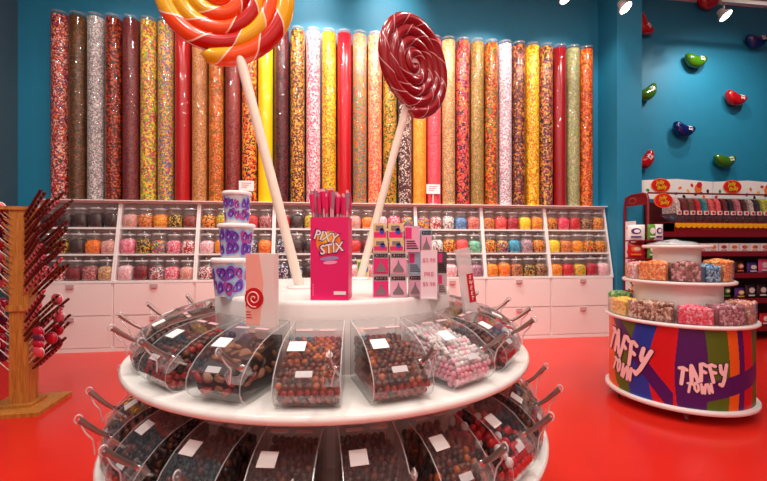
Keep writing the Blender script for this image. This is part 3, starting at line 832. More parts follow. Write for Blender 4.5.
# ------------------------------------------------------------------ giant lollipops
def lolly_rope(Ro, a, turns, flat=.85, th0=-108):
    """one rope wound in a flat spiral, in the xz plane"""
    b = MB(); N_ = int(turns*44); n = 14; V = []; UV = []; L = 0; prev = None
    for i in range(N_+1):
        u = i/N_
        r = (Ro-a)*(1-u)**.93+.012; th = 2*PI*turns*u+R(th0)
        ra = a*(1 if u > .012 else (1-(1-u/.012)**2)**.5*.98+.02)*(1-.25*u)
        c = Vector((r*math.cos(th), 0, r*math.sin(th)))
        if prev: L += (c-prev).length
        prev = c
        e = Vector((math.cos(th), 0, math.sin(th)))
        for k in range(n+1):
            g = 2*PI*k/n-PI/2      # v=.0 at the back
            # v runs from the back, over the outer rim, across the front
            V.append(tuple(c+e*(ra*math.sin(g)*-1)*1.0+Vector((0, math.cos(g+PI)*0, 0))+Vector((0, -ra*flat*math.sin(g+PI/2)*0, 0))))
            V[-1] = tuple(c+e*ra*math.sin(2*PI*k/n)+Vector((0, ra*flat*math.cos(2*PI*k/n), 0)))
            UV.append((L, k/n))
    m = n+1
    fs = [(i*m+k, (i+1)*m+k, (i+1)*m+k+1, i*m+k+1) for i in range(N_) for k in range(n)]
    b.add(V, fs, 0, True, UV)
    b.lathe([(Ro-a*1.2, -.01), (Ro-a*1.2, .01)], 40)   # core plate, turned upright below
    nb = (40*1)+2*1
    # rotate the core plate into the xz plane
    for q in range(len(V), len(b.v)):
        x, y, z = b.v[q]; b.v[q] = (x, z*.6, y)
    for k in range(n+0): pass
    b.add(V[:n], [tuple(range(n))], 0)
    return b
rope1 = rope_mat('orange_red_yellow_rope', [(242, 78, 12), (190, 16, 12), (232, 170, 16)], (250, 220, 190), .60, -.5, .06)
rope2 = rope_mat('cherry_rope', [(140, 10, 22), (140, 10, 22)], (220, 170, 170), .34, -1.0, .05)
M_stick = mat('paper_stick', (240, 222, 204), .5)
def lollipop(label, base, tip, centre, Ro, rope, a, turns, yaw, roll, squashx=1):
    root = empty('giant_lollipop', base, 0, label, 'lollipop')
    B, T, C_ = Vector(base), Vector(tip), Vector(centre)
    b = MB(); d = (T-B)
    b.tube([(0, 0, 0), tuple((T-B)*.5), tuple(T-B)], .028, 16); b.obj('stick', M_stick, root)
    MB().lathe([(.075, .001), (.075, .012), (.036, .016)], 24, 0, True).obj('foot_plate', M_white, root)
    o = lolly_rope(Ro, a, turns).obj('candy_swirl', rope, root)
    o.location = C_-B
    o.rotation_euler = (Matrix.Rotation(yaw, 3, 'Z') @ Matrix.Rotation(roll, 3, 'Y')).to_euler()
    return root
def at(px, py, Y): return ((px-383.5)/400*Y, Y, 1.5+(245-py)*Y/400)
B1 = at(300, 288, 2.33); B1 = (B1[0], B1[1], DZ+.001)
lollipop('giant orange, red and yellow swirl lollipop on a leaning pale stick', B1, at(238, 50, 2.3), at(221.5, -9, 2.3), .425, rope1, .054, 4.4, R(8), 0)
B2 = (-.17, 2.92, DZ+.001)
lollipop('giant dark red swirl lollipop with thin white lines on a leaning stick', B2, at(409, 98, 2.9), at(413.5, 64, 2.9), .385, rope2, .047, 4.3, R(43), R(-8))

# ------------------------------------------------------------------ things on the drum
M_tub = clear('frosted_tub', .72, rough=.3, boost=.05)
M_purp, M_viol, M_sky = mat('purple_print', (128, 70, 180), .4), mat('magenta_print', (180, 80, 150), .4), mat('sky_print', (150, 190, 230), .4)
def bucket(px, z, r, h, label, seed):
    Y = 2.0; x = (px-383.5)/400*Y
    root = empty('candy_bucket', (x, Y, z), R(-10), label, 'bucket', 'purple printed buckets in a stack')
    r0 = r*.84
    MB().lathe([(r0, 0), (r*.985, h*.9)], 32, 0, True).obj('tub', M_tub, root)
    MB().lathe([(r*1.06, h*.88), (r*1.08, h*.9), (r*1.08, h-.006), (r*1.0, h-.0005)], 32, 0, True, True, True).obj('lid', mat('white_tub_lid', (238, 232, 232), .4), root)
    rg = random.Random(seed); b = MB()
    def wrap(X, yy, Z):
        rr = r0+(r*.985-r0)*Z/(h*.9)-yy; a = X/r
        return (rr*math.sin(a), -rr*math.cos(a), Z)
    def blob(cx, cz, rx, rz, mi, lift, rot=0, hole=0):
        n = 22; V = []
        for j in range(n):
            a = 2*PI*j/n; wob = 1+.14*math.sin(3*a+seed)
            for k, (q, l) in enumerate(((1, 0), (1, lift), (hole, lift), (hole, 0))):
                X = rx*q*wob*math.cos(a); Z = rz*q*wob*math.sin(a)
                V.append(wrap(cx+X*math.cos(rot)-Z*math.sin(rot), -l, cz+X*math.sin(rot)+Z*math.cos(rot)))
        fs = [(j*4+k, ((j+1) % n)*4+k, ((j+1) % n)*4+k+1, j*4+k+1) for j in range(n) for k in range(3)]
        b.add(V, fs, mi)
    for i in range(-3, 4):
        cx = i*r*.46+rg.uniform(-.01, .01)
        for zz in (h*.26, h*.60):
            if rg.random() < .12: continue
            q = rg.uniform(.75, 1.15); z2 = zz+rg.uniform(-.06, .06)*h; x2 = cx+rg.uniform(-.008, .008); ro = rg.uniform(-.8, .8); c_ = rg.choice((0, 0, 1))
            blob(x2, z2, r*.36*q, h*.24*q, 2, .0008, ro)
            blob(x2, z2, r*.25*q, h*.18*q, c_, .0014, ro)
            blob(x2+.003, z2+.004, r*.15*q, h*.11*q, 3, .002, -ro, .6)
            blob(x2-.01*r, z2-.03*h, r*.05, h*.035, 2, .0026)
    b.obj('printed_artwork', [M_purp, M_viol, M_sky, mat('deep_violet_print', (70, 36, 150), .4)], root)
z = DZ+.001
for (px, r, h, lab, sd) in ((231.5, .092, .186, 'widest white bucket with purple print, bottom of the stack on the drum', 1), (236.5, .084, .168, 'white bucket with purple print, middle of the stack', 2), (237, .066, .160, 'smallest white bucket with purple print, top of the stack', 3)):
    bucket(px, z, r, h, lab, sd); z += h+.0005

# pink box of candy straws
PB = (-.241, 1.865, DZ+.001)
root = empty('straw_box', PB, R(-3), 'bright pink open box of candy straws on the white drum', 'box')
w, dp, h = .0865, .06, .375
b = MB(); b.box(-w, w, -dp, -dp+.003, 0, h); b.box(-w, w, dp-.003, dp, 0, h); b.box(-w, -w+.003, -dp+.003, dp-.003, 0, h); b.box(w-.003, w, -dp+.003, dp-.003, 0, h); b.box(-w+.003, w-.003, -dp+.003, dp-.003, 0, .003)
b.obj('carton', mat('hot_pink_board', (226, 22, 106), .4), root)
y = -dp
b = MB(); b.disc(-.005, .262, .056, .05, y, .001, 24, 0, R(20)); b.disc(-.022, .285, .035, .026, y-.001, .0008, 20, 1)
b.text('PIXY', -.012, .287, .052, y-.002, .001, 2, .05, .15, .125, R(-12)); b.text('STIX', .012, .235, .052, y-.002, .001, 2, .05, .15, .125, R(10))
b.text('PIXY', -.012, .287, .043, y-.003, .001, 3, .018, .15, .112, R(-12)); b.text('STIX', .012, .235, .043, y-.003, .001, 3, .018, .15, .112, R(10))
b.disc(0, .188, .042, .009, y, .001, 20, 4, R(4)); b.disc(.004, .170, .032, .008, y, .001, 20, 5, R(4)); b.box(.02, .075, y-.001, y, .025, .04, 3)
b.text('Candy Filled Fun', 0, .188, .008, y-.001, .0005, 0, 0, 0, .07, R(4))
for k in range(8): b.box(-.076, -.073, y-.001, y, .02+.007*k, .024+.007*k, 5)
b.obj('printed_artwork', [mat('orange_print', (245, 140, 30), .4), M_yellow, mat('plum_print', (90, 20, 110), .4), M_card, mat('pale_blue_print', (120, 160, 225), .4), mat('soft_pink_print', (250, 160, 180), .4)], root)
b = MB()
strawcols = [mat('pink_straw_wrap', (232, 40, 110), .35), mat('pale_straw', (240, 190, 200), .35), mat('silver_straw', (170, 130, 150), .3), mat('purple_straw', (90, 40, 80), .4)]
rg = random.Random(9); sm = MB().tube([(0, 0, 0), (0, 0, .40)], .0046, 7, 0).tube([(0, 0, .40), (0, 0, .475)], .0068, 7, 1)
for k in range(46):
    b = MB(); gx = -w+.012+(k % 12)*(2*w-.024)/11; gy = -dp+.014+(k//12)*(2*dp-.028)/3
    L = rg.uniform(.385, .425)
    p0 = (gx*.86, gy*.8, .004); p1 = (gx*1.22+rg.uniform(-.01, .01), gy*1.15+rg.uniform(-.006, .006), L)
    xr = p0[0]+(p1[0]-p0[0])*h/L
    if abs(xr) > w-.009: p1 = (p0[0]+(math.copysign(w-.009, xr)-p0[0])*L/h, p1[1], L)
    yr = p0[1]+(p1[1]-p0[1])*h/L
    if abs(yr) > dp-.009: p1 = (p1[0], p0[1]+(math.copysign(dp-.009, yr)-p0[1])*L/h, L)
    dd = (Vector(p1)-Vector(p0)).normalized(); p2 = tuple(Vector(p1)+dd*.075)
    b.tube([p0, p1], .0046, 7, 0); b.tube([p1, p2], [.008, .0125], 7, 1); b.tube([p2, tuple(Vector(p2)+dd*.014)], .0046, 7, 0)
    o = b.obj('candy_straw', [strawcols[rg.choice((1, 1, 2))], strawcols[rg.choice((0, 0, 0, 2))]], None, PB, R(-3))
    tag(o, 'pink and silver wrapped candy straw standing in the pink box', 'straw', 'candy straws in the pink box')

# silver and pink gift boxes
M_silv = mat('silver_card', (200, 192, 196), .3, .4); M_shell = mat('pale_pink_card', (236, 176, 200), .4); M_gold = mat('cream_card', (226, 206, 150), .4)
M_lblue = mat('ice_blue_foil', (170, 200, 225), .25, .4); M_dkfoil = mat('dark_foil', (84, 78, 84), .3, .4)
def gift_box(px0, px1, z, hh, Y, m, style, label, group, dpth=.09, rz=0):
    xa, xb = (px0-383.5)/400*Y, (px1-383.5)/400*Y
    cx = (xa+xb)/2; ww = (xb-xa)/2-.0012
    root = empty('gift_box', (cx, Y, z), rz, label, 'box', group)
    b = MB(); b.box(-ww, ww, 0, dpth, 0, hh-.001); b.obj('carton', m, root)
    b = MB()
    if style == 'kiss':
        b.box(-ww*.96, ww*.96, -.001, 0, hh*.03, hh*.72, 3 if 'pink' not in label else 2)
        prof = [(-.40, .12), (.40, .12), (.42, .2), (.30, .32), (.16, .42), (.07, .52), (.02, .66), (-.02, .66), (-.07, .52), (-.16, .42), (-.30, .32), (-.42, .2)]
        b.prism([(p[0]*ww*1.6, p[1]*hh) for p in prof], -.004, -.001, 0, to=lambda a, p: (p[0], a, p[1]))
        b.text('KISSES', 0, hh*.84, hh*.18, -.0002, .001, 1, .055, 0, ww*1.75)
    elif style == 'stripe':
        b.box(-ww*.9, ww*.9, -.001, 0, hh*.1, hh*.45, 2); b.box(-ww*.6, ww*.5, -.002, -.001, hh*.55, hh*.85, 0); b.disc(ww*.3, hh*.5, ww*.35, hh*.2, -.001, .001, 14, 4)
    else:
        b.box(-ww*.95, -ww*.1, -.001, 0, hh*.5, hh*.93, 2)
        for k in range(4): b.box(-ww*.8, ww*(.8-.15*k), -.0015, -.0005, hh*(.12+.09*k), hh*(.16+.09*k), 1)
    b.obj('printed_artwork', [mat('kiss_silver', (150, 140, 146), .2, .6), M_dark, M_pink, M_shell, mat('blue_print', (40, 80, 180), .4)], root)
YB = 1.90; bh = .108
zb = DZ+.001
gr = 'silver and pink gift boxes stacked on the drum'
gift_box(373, 389, zb, bh, YB, M_silv, 'kiss', 'pink-backed gift box, bottom row nearest the pink straw box', gr, rz=R(4))
gift_box(390, 407, zb, bh, YB+.003, M_silv, 'kiss', 'silver gift box, second along the bottom row', gr)
gift_box(408.5, 422, zb, bh, YB+.03, M_silv, 'kiss', 'silver gift box in the bottom row behind the price sign', gr)
gift_box(373, 389, zb+bh, bh, YB, M_silv, 'kiss', 'pink-backed gift box, upper row nearest the pink straw box', gr, rz=R(4))
gift_box(390, 407, zb+bh, bh, YB+.003, M_silv, 'kiss', 'silver gift box, second along the upper row', gr)
gift_box(408.5, 422, zb+bh, bh, YB+.03, M_lblue, 'none', 'ice blue foil gift box beside the price sign', gr)
gift_box(423, 437, zb, bh, YB+.075, M_dkfoil, 'none', 'dark foil gift box low behind the price sign', gr)
gift_box(423, 437, zb+bh, bh, YB+.075, M_dkfoil, 'none', 'dark foil gift box upper behind the price sign', gr)
gift_box(438, 447, zb, bh, YB+.10, M_silv, 'none', 'grey silver gift box, lower at the end of the stack', gr)
gift_box(438, 447, zb+bh, bh, YB+.10, M_dkfoil, 'none', 'grey foil gift box, upper at the end of the stack', gr)
bz = zb+2*bh
bh2 = .060
gr2 = 'cream and blue boxes on top of the gift boxes'
gift_box(373, 388, bz, bh2, YB+.005, M_gold, 'stripe', 'cream and blue box on the silver boxes, nearest the straw box', gr2)
gift_box(389, 404, bz, bh2, YB+.005, M_gold, 'stripe', 'cream and blue box beside the pale pink box, lower', gr2)
gift_box(404.8, 420, bz, .125, YB+.01, M_shell, 'none', 'pale pink printed box standing on the silver boxes', gr2)
gift_box(421, 432, bz, .110, YB+.04, M_lblue, 'kiss', 'ice blue box standing at the end of the top row', gr2)
gift_box(373, 387, bz+bh2, .078, YB+.02, M_gold, 'stripe', 'cream and blue box topmost beside the lollipop stick', gr2)
gift_box(388, 403.5, bz+bh2, .078, YB+.02, M_gold, 'stripe', 'cream and blue box topmost next to the pale pink box', gr2)
# price sign
sx = (429-383.5)/400*1.84
t = empty('price_sign', (sx, 1.84, DZ+.001), R(-2), 'tall white acrylic price sign standing before the gift boxes', 'sign')
MB().box(-.038, .038, 0, .004, .004, .225).obj('card', mat('frosted_sign', (240, 222, 228), .3), t)
MB().box(-.038, .038, -.012, .04, 0, .004).obj('foot', M_edge, t)
b = MB()
for tx, zz, hh in (('$3.98', .178, .022), ('PRE', .115, .02), ('$5.98', .068, .022)): b.text(tx, 0, zz, hh, -.0003, .0008, 0, .004, 0, .058)
b.obj('print', mat('pink_ink', (214, 110, 150), .5), t)
# green-yellow pack behind the stick
t = empty('candy_pack', at(363, 277, 3.02)[:2]+(DZ+.001,), R(10), 'upright green and yellow candy pack behind the red lollipop stick', 'pack')
b = MB(); b.box(-.045, .045, -.012, .012, 0, .14); b.obj('pouch', M_gold, t)
b = MB(); b.box(-.04, .0, -.0135, -.012, .02, .12, 0); b.disc(.02, .07, .018, .03, -.012, .0015, 14, 1); b.obj('printed_artwork', [mat('leaf_print', (90, 150, 60), .4), mat('blue_print', (40, 80, 180), .4)], t)

# white tote box with red swirl standing on the rear of the bins
t = empty('bag_dispenser', (-.520, 1.722, 1.253), R(-15), 'frosted white bag dispenser printed with a red lollipop, before the drum', 'dispenser')
t.location = (-.515, 1.70, UZ+.001)
# stands in the gap between the bins and the drum
b = MB(); M_frost = mat('frosted_white', (238, 222, 216), .35)
b.prism([(-.066, .215), (.066, .215), (.066, .54), (-.066, .54)], -.02, .02, 0, to=lambda a, p: (p[0], a, p[1]))
b.obj('pouch_stack', M_frost, t)
b = MB(); b.box(-.03, .03, -.006, .006, 0, .215); b.obj('support', M_edge, t)
b = MB()
b.prism([(-.066, .24), (-.0, .24), (.018, .42), (-.002, .54), (-.066, .54)], -.0215, -.020, 0, to=lambda a, p: (p[0], a, p[1]))
b.obj('blush_panel', mat('blush_print', (244, 176, 160), .4), t)
b = MB(); b.disc(-.026, .352, .045, .045, -.0215, .001, 26, 0)
pts = [((.003+.034*u)*math.cos(3.6*PI*u)-.026, -.0235, (.003+.034*u)*math.sin(3.6*PI*u)+.352) for u in [k/50 for k in range(51)]]
b.tube(pts, .0032, 5, 1)
b.add([(-.066, -.0222, .385), (-.05, -.0222, .37), (-.05, -.0222, .335), (-.066, -.0222, .31)], [(0, 3, 2, 1)], 0)
for k in range(3): b.box(-.064, -.042+.003*k, -.0222, -.0212, .292-.012*k, .296-.012*k, 0)
b.obj('printed_artwork', [M_red, mat('blush_line', (248, 190, 180), .4)], t)

# clear tube with red print at the drum's right
t = empty('sleeve_dispenser', (.49, 2.12, UZ+.001), R(25), 'leaning clear plastic sleeve with red printed lettering behind the bins', 'dispenser')
T = Matrix.Rotation(R(-9), 4, 'Y')
b = MB(); b.M = T; b.box(-.038, .038, -.012, .012, .02, .565); b.obj('sleeve', clear('frosted_sleeve', .5, rough=.2, boost=.05), t)
b = MB(); b.M = T; b.box(-.005, .036, -.0135, -.012, .28, .43, 0)
for k in range(5): b.text('SWEET'[k], .016, .412-k*.028, .02, -.0137, .0008, 1, .01, 0, .022, R(-15))
b.obj('printed_label', [M_red, M_card], t)

# ------------------------------------------------------------------ wooden lollipop stand
M_wood = wood_mat('varnished_pine', (168, 102, 36), (200, 134, 58))
LP = Vector((-3.325, 3.70, 0)); LR = R(12)
root = empty('lollipop_stand', LP, LR, 'varnished wooden post stand bristling with candy sticks, on a square base', 'display stand')
b = MB(); b.prism([(-.26, -.19), (-.19, -.26), (.26, -.26), (.26, .26), (-.26, .26)], 0, .035, to=lambda a, p: (p[0], p[1], a)); b.obj('base', M_wood, root)
MB().box(-.12, .12, -.12, .12, .035, .06).obj('base_block', M_wood, root)
MB().box(-.075, .075, -.075, .075, .06, 1.82).obj('post', M_wood, root)
MB().box(-.092, .092, -.092, .092, .90, .955).obj('collar', M_wood, root)
MB().box(-.36, .092, -.092, .092, 1.82, 1.85).obj('top_board', M_wood, root)
cp = LP
pegm = MB(); 
rotm = Matrix.Rotation(LR, 4, 'Z')
M_stripe = [stripe_mat('dark_red_stripe', [(50, 18, 16), (150, 24, 26), (40, 14, 14), (90, 30, 20)], 26), stripe_mat('brown_gold_stripe', [(60, 24, 16), (170, 90, 40), (110, 20, 20), (40, 16, 14)], 22), stripe_mat('pink_stripe', [(190, 60, 80), (70, 20, 30), (220, 140, 150)], 20)]
npeg = 0
def stick_mesh(m, L=.34):
    b = MB(); b.tube([(0, 0, .0), (0, 0, L*.12), (0, 0, L)], [.010, .0135, .0135], 8); b.ball((0, 0, L), .0135, 0, 1)
    return b.mesh('candy_stick', m)
stm = [stick_mesh(m) for m in M_stripe]
def pop_mesh(c, m2):
    b = MB(); b.tube([(0, 0, 0), (0, 0, .10)], .003, 6, 1); 
    b.M = Matrix.Translation((0, 0, .14)); b.ball((0, 0, 0), .044, 0, 2, (1, .5, 1)); b.M = Matrix.Translation((0, 0, .14)) @ Matrix.Rotation(PI/2, 4, 'X')
    b.lathe([(.046, -.004), (.049, 0), (.046, .004)], 18, 2, True, False, False)
    return b.mesh('lollipop', [c, M_card, m2])
popm = [pop_mesh(mat('wrapped_red_candy', (190, 24, 50), .2, coat=.5), mat('clear_pink_wrap', (214, 110, 130), .2)), pop_mesh(mat('wrapped_plum_candy', (100, 34, 70), .2, coat=.5), mat('clear_pink_wrap', (214, 110, 130), .2)), pop_mesh(mat('wrapped_rose_candy', (225, 90, 110), .2, coat=.5), M_card)]
rg = random.Random(31)
def orient(d): return Vector((0, 0, 1)).rotation_difference(Vector(d).normalized()).to_euler()
for sec, (z0, z1, n) in enumerate(((1.02, 1.76, 13), (.34, .86, 9))):
    for side in (0, 1, 2):      # 0: right face (+x), 1: front (-y) face right column, 2: left face
        for i in range(n):
            zz = z0+(z1-z0)*(i+.5*(side == 1))/n
            for jcol in (-.045, .045) if side != 1 else (.04, -.04):
                if side == 0: lp, d = Vector((.075, jcol, zz)), Vector((1, rg.uniform(-.25, .15), 1.0))
                elif side == 1: lp, d = Vector((jcol, -.075, zz)), Vector((.95 if jcol > 0 else -.9, -.55, 1.0))
                else: lp, d = Vector((-.075, jcol, zz)), Vector((-1, rg.uniform(-.2, .2), .9))
                d = d.normalized()
                if npeg < 92:
                    MB().tube([tuple(lp), tuple(lp+d*.09)], .0045, 6).obj('peg', M_wood, root); npeg += 1
                wl = LP+rotm @ (lp+d*.03); wd = rotm @ d
                if side == 1 and jcol < 0: continue
                if side == 2:
                    if i % 2 == 0 or jcol > 0:
                        o = D.objects.new('lollipop', popm[rg.choice((0, 0, 1, 2))]); col.objects.link(o); o.location = wl+wd*.0+wd.cross(Vector((0, 0, 1)))*.008; o.rotation_euler = orient(wd+Vector((0, 0, .1)))
                        k_ = rg.uniform(1.0, 1.5); o.scale = (k_, k_, k_)
                        tag(o, 'wrapped red or plum lollipop on the wooden stand, on its outer side', 'lollipop', 'wrapped lollipops on the outer side of the stand')
                    continue
                if sec == 1 and rg.random() < .35:
                    o = D.objects.new('lollipop', popm[rg.choice((0, 1, 2))]); col.objects.link(o); o.location = wl+wd*.07; o.rotation_euler = orient(wd); o.scale = (1.2,)*3
                    tag(o, 'wrapped round lollipop among the sticks low on the wooden stand', 'lollipop', 'wrapped lollipops low on the stand')
                    continue
                if rg.random() < .93:
                    o = D.objects.new('candy_stick', stm[rg.choices((0, 1, 2), (5, 3, 1))[0]]); col.objects.link(o)
                    o.location = wl+wd.cross(Vector((0, 0, 1)))*.012+wd*rg.uniform(.0, .02); o.rotation_euler = orient(wd+Vector((rg.uniform(-.05, .05), rg.uniform(-.05, .05), rg.uniform(-.05, .05))))
                    o.scale = (1, 1, rg.uniform(.8, 1.15)*(1 if sec == 0 else .95))
                    tag(o, 'slim dark striped candy stick slanting up from the %s wooden post' % ('upper part of the' if sec == 0 else 'lower part of the'), 'candy stick', 'candy sticks on the %s post' % ('upper' if sec == 0 else 'lower'))

# ------------------------------------------------------------------ taffy stand
ang = R(36.2); TD = 4.78
TC = Vector((TD*math.sin(ang), TD*math.cos(ang), 0)); face = -ang   # local -y looks at the camera
root = empty('taffy_stand', TC, face, 'round rainbow printed candy stand on casters with white tiers', 'display stand')
RT, Z0, Z1 = .565, .13, .80
NA, NZ = 640, 130
tafc = [(226, 96, 24), (78, 104, 22), (26, 60, 160), (205, 22, 30), (72, 20, 96), (30, 70, 170)]
def band(a, z):
    """flowing ribbons of colour round the drum; a in degrees from the camera side, z 0..1"""
    q = a+9*math.sin(z*2.4+.6)*max(-.4, min(1, .3-a*.05))
    swoop = .78-.62*math.exp(-((a+2)/26)**2)*1.0 if a < 30 else .45
    m = .62-.020*(a+38) if a < -2 else (.0 if a > 8 else -.1)
    if a > 8: m = .30+.004*(a-8)
    if ((a+48)/11)**2+((z-.26)/.24)**2 < 1: return 1
    if -62 < a < -2 and abs(z-(.92-.018*(a+52))) < .13: return 4
    if a > 20 and abs(z-(.22+.004*(a-20))) < .12: return 4
    edges = [(-80, 1), (-58, 0), (-50, 0), (-41, 1), (-30, 1), (-12, 2), (2, 3), (19, 4), (36, 1), (45, 0), (51, 4), (63, 3), (84, 1), (120, 3), (150, 2), (181, 4)]
    if z < .45 and q < -12: edges = [(-80, 3), (-62, 0), (-46, 0), (-32, 1), (-12, 2), (181, 3)]
    for e, c in edges:
        if q < e: return c
    return 3
b = MB(); V = []; 
for j in range(NZ+1):
    for i in range(NA):
        a = 2*PI*i/NA; V.append((RT*math.sin(a), -RT*math.cos(a), Z0+(Z1-Z0)*j/NZ))
fs = []; ms = []
for j in range(NZ):
    for i in range(NA):
        a = (i+.5)/NA*360; a = a-360 if a > 180 else a
        fs.append((j*NA+i, j*NA+(i+1) % NA, (j+1)*NA+(i+1) % NA, (j+1)*NA+i)); ms.append(band(a, (j+.5)/NZ))
b.add(V, fs, ms, True)
b.obj('printed_drum', [mat('taffy_band_%s' % n_, c, .35) for n_, c in zip(('orange', 'green', 'blue', 'red', 'purple', 'royal'), tafc)], root)
def wr(X, yy, Z):
    a = X/RT; r = RT-yy+.002; return (r*math.sin(a), -r*math.cos(a), Z)
M_plum = mat('plum_outline', (70, 16, 60), .4); M_let = mat('blush_lettering', (246, 208, 208), .4)
STROKE = {'T': [[(0, .96), (.5, 1.02), (1, .92)], [(.52, 1), (.48, .5), (.42, 0)]], 'A': [[(0, 0), (.25, .6), (.52, 1), (.78, .5), (.95, 0)], [(.25, .36), (.75, .36)]],
          'F': [[(.05, -.02), (.12, .5), (.1, .98), (.5, 1.02), (.95, .9)], [(.12, .52), (.45, .56), (.75, .5)]],
          'Y': [[(0, 1), (.1, .62), (.38, .48), (.66, .62)], [(1.0, 1.05), (.82, .6), (.62, .1), (.3, -.22), (-.05, -.15)]],
          'O': [[(.5, 1), (.1, .8), (.05, .3), (.4, 0), (.85, .2), (.92, .7), (.5, 1)]], 'W': [[(0, 1), (.2, 0), (.5, .7), (.75, 0), (1, 1)]], 'N': [[(.05, 0), (.12, 1), (.8, .05), (.9, 1)]]}
def bubble(word, cx, cz, h, wmax, lift, rot, wob, seed):
    """fat hand-drawn capitals, each its own size and tilt"""
    n = len(word); pitch = wmax/n
    for mi, rr, lf in ((0, .225, .003), (1, .15, .0055)):
        for k, ch in enumerate(word):
            q = k-(n-1)/2
            x0 = cx+q*pitch*math.cos(rot); z0 = cz+q*pitch*math.sin(rot)+wob[k % len(wob)]*h
            kr = rot+R((-10, 5, -4, 8, -6)[k % 5]); w = pitch*.66
            for st in STROKE[ch]:
                pts = [(x0+(u-.5)*w*math.cos(kr)-(v-.5)*h*math.sin(kr), z0+(u-.5)*w*math.sin(kr)+(v-.5)*h*math.cos(kr)) for u, v in st]
                rad = rr*min(h, pitch*1.25)
                for (ax, az), (bx, bz) in zip(pts, pts[1:]):
                    a = math.atan2(bz-az, bx-ax); P = []
                    for m in range(7): P.append((bx+rad*math.cos(a-PI/2+PI*m/6), bz+rad*math.sin(a-PI/2+PI*m/6)))
                    for m in range(7): P.append((ax+rad*math.cos(a+PI/2+PI*m/6), az+rad*math.sin(a+PI/2+PI*m/6)))
                    V = [wr(X, -lf, Z) for X, Z in P]+[wr(X, .001, Z) for X, Z in P]
                    m = len(P); LB.add(V, [tuple(range(m))]+[(i, m+i, m+(i+1) % m, (i+1) % m) for i in range(m)], mi)
LB = MB()
bubble('TAFFY', -.43, .53, .21, .47, 0, R(-14), (.05, .12, .04, -.02, -.10), 1)
bubble('TOWN', -.47, .33, .12, .26, 0, R(-14), (0, .1, -.05, 0), 2)
LB.obj('bubble_lettering', [M_plum, M_let], root)
LB = MB()
bubble('TAFFY', .185, .425, .135, .36, 0, R(6), (-.10, .06, .14, .08, .0), 3)
bubble('TOWN', .16, .31, .075, .19, 0, R(4), (0, .1, -.05, 0), 4)
LB.obj('bubble_lettering', [M_plum, M_let], root)
def td(name, r, z, th=.03): MB().lathe([(r-.01, z-th), (r, z-th+.008), (r, z-.008), (r-.008, z)], 72).obj(name, M_white, root)
td('bottom_rim', .60, Z0, .04); td('lower_shelf', .60, Z1+.03); td('middle_shelf', .45, 1.175); td('top_shelf', .28, 1.50)
MB().lathe([(.35, Z1+.03), (.35, 1.145)], 60).obj('lower_pedestal', M_white, root)
MB().lathe([(.19, 1.175), (.19, 1.47)], 48).obj('upper_pedestal', M_white, root)
for a in (0, 72, 144, 216, 288):
    x, y_ = .5*math.sin(R(a+8)), -.5*math.cos(R(a+8))
    b = MB(); b.box(x-.02, x+.02, y_-.015, y_+.015, .055, .09); b.M = Matrix.Translation((x, y_, .03)) @ Matrix.Rotation(PI/2, 4, 'Y'); b.lathe([(.030, -.012), (.030, .012)], 16)
    b.obj('caster', mat('caster_grey', (120, 60, 60), .4), root)
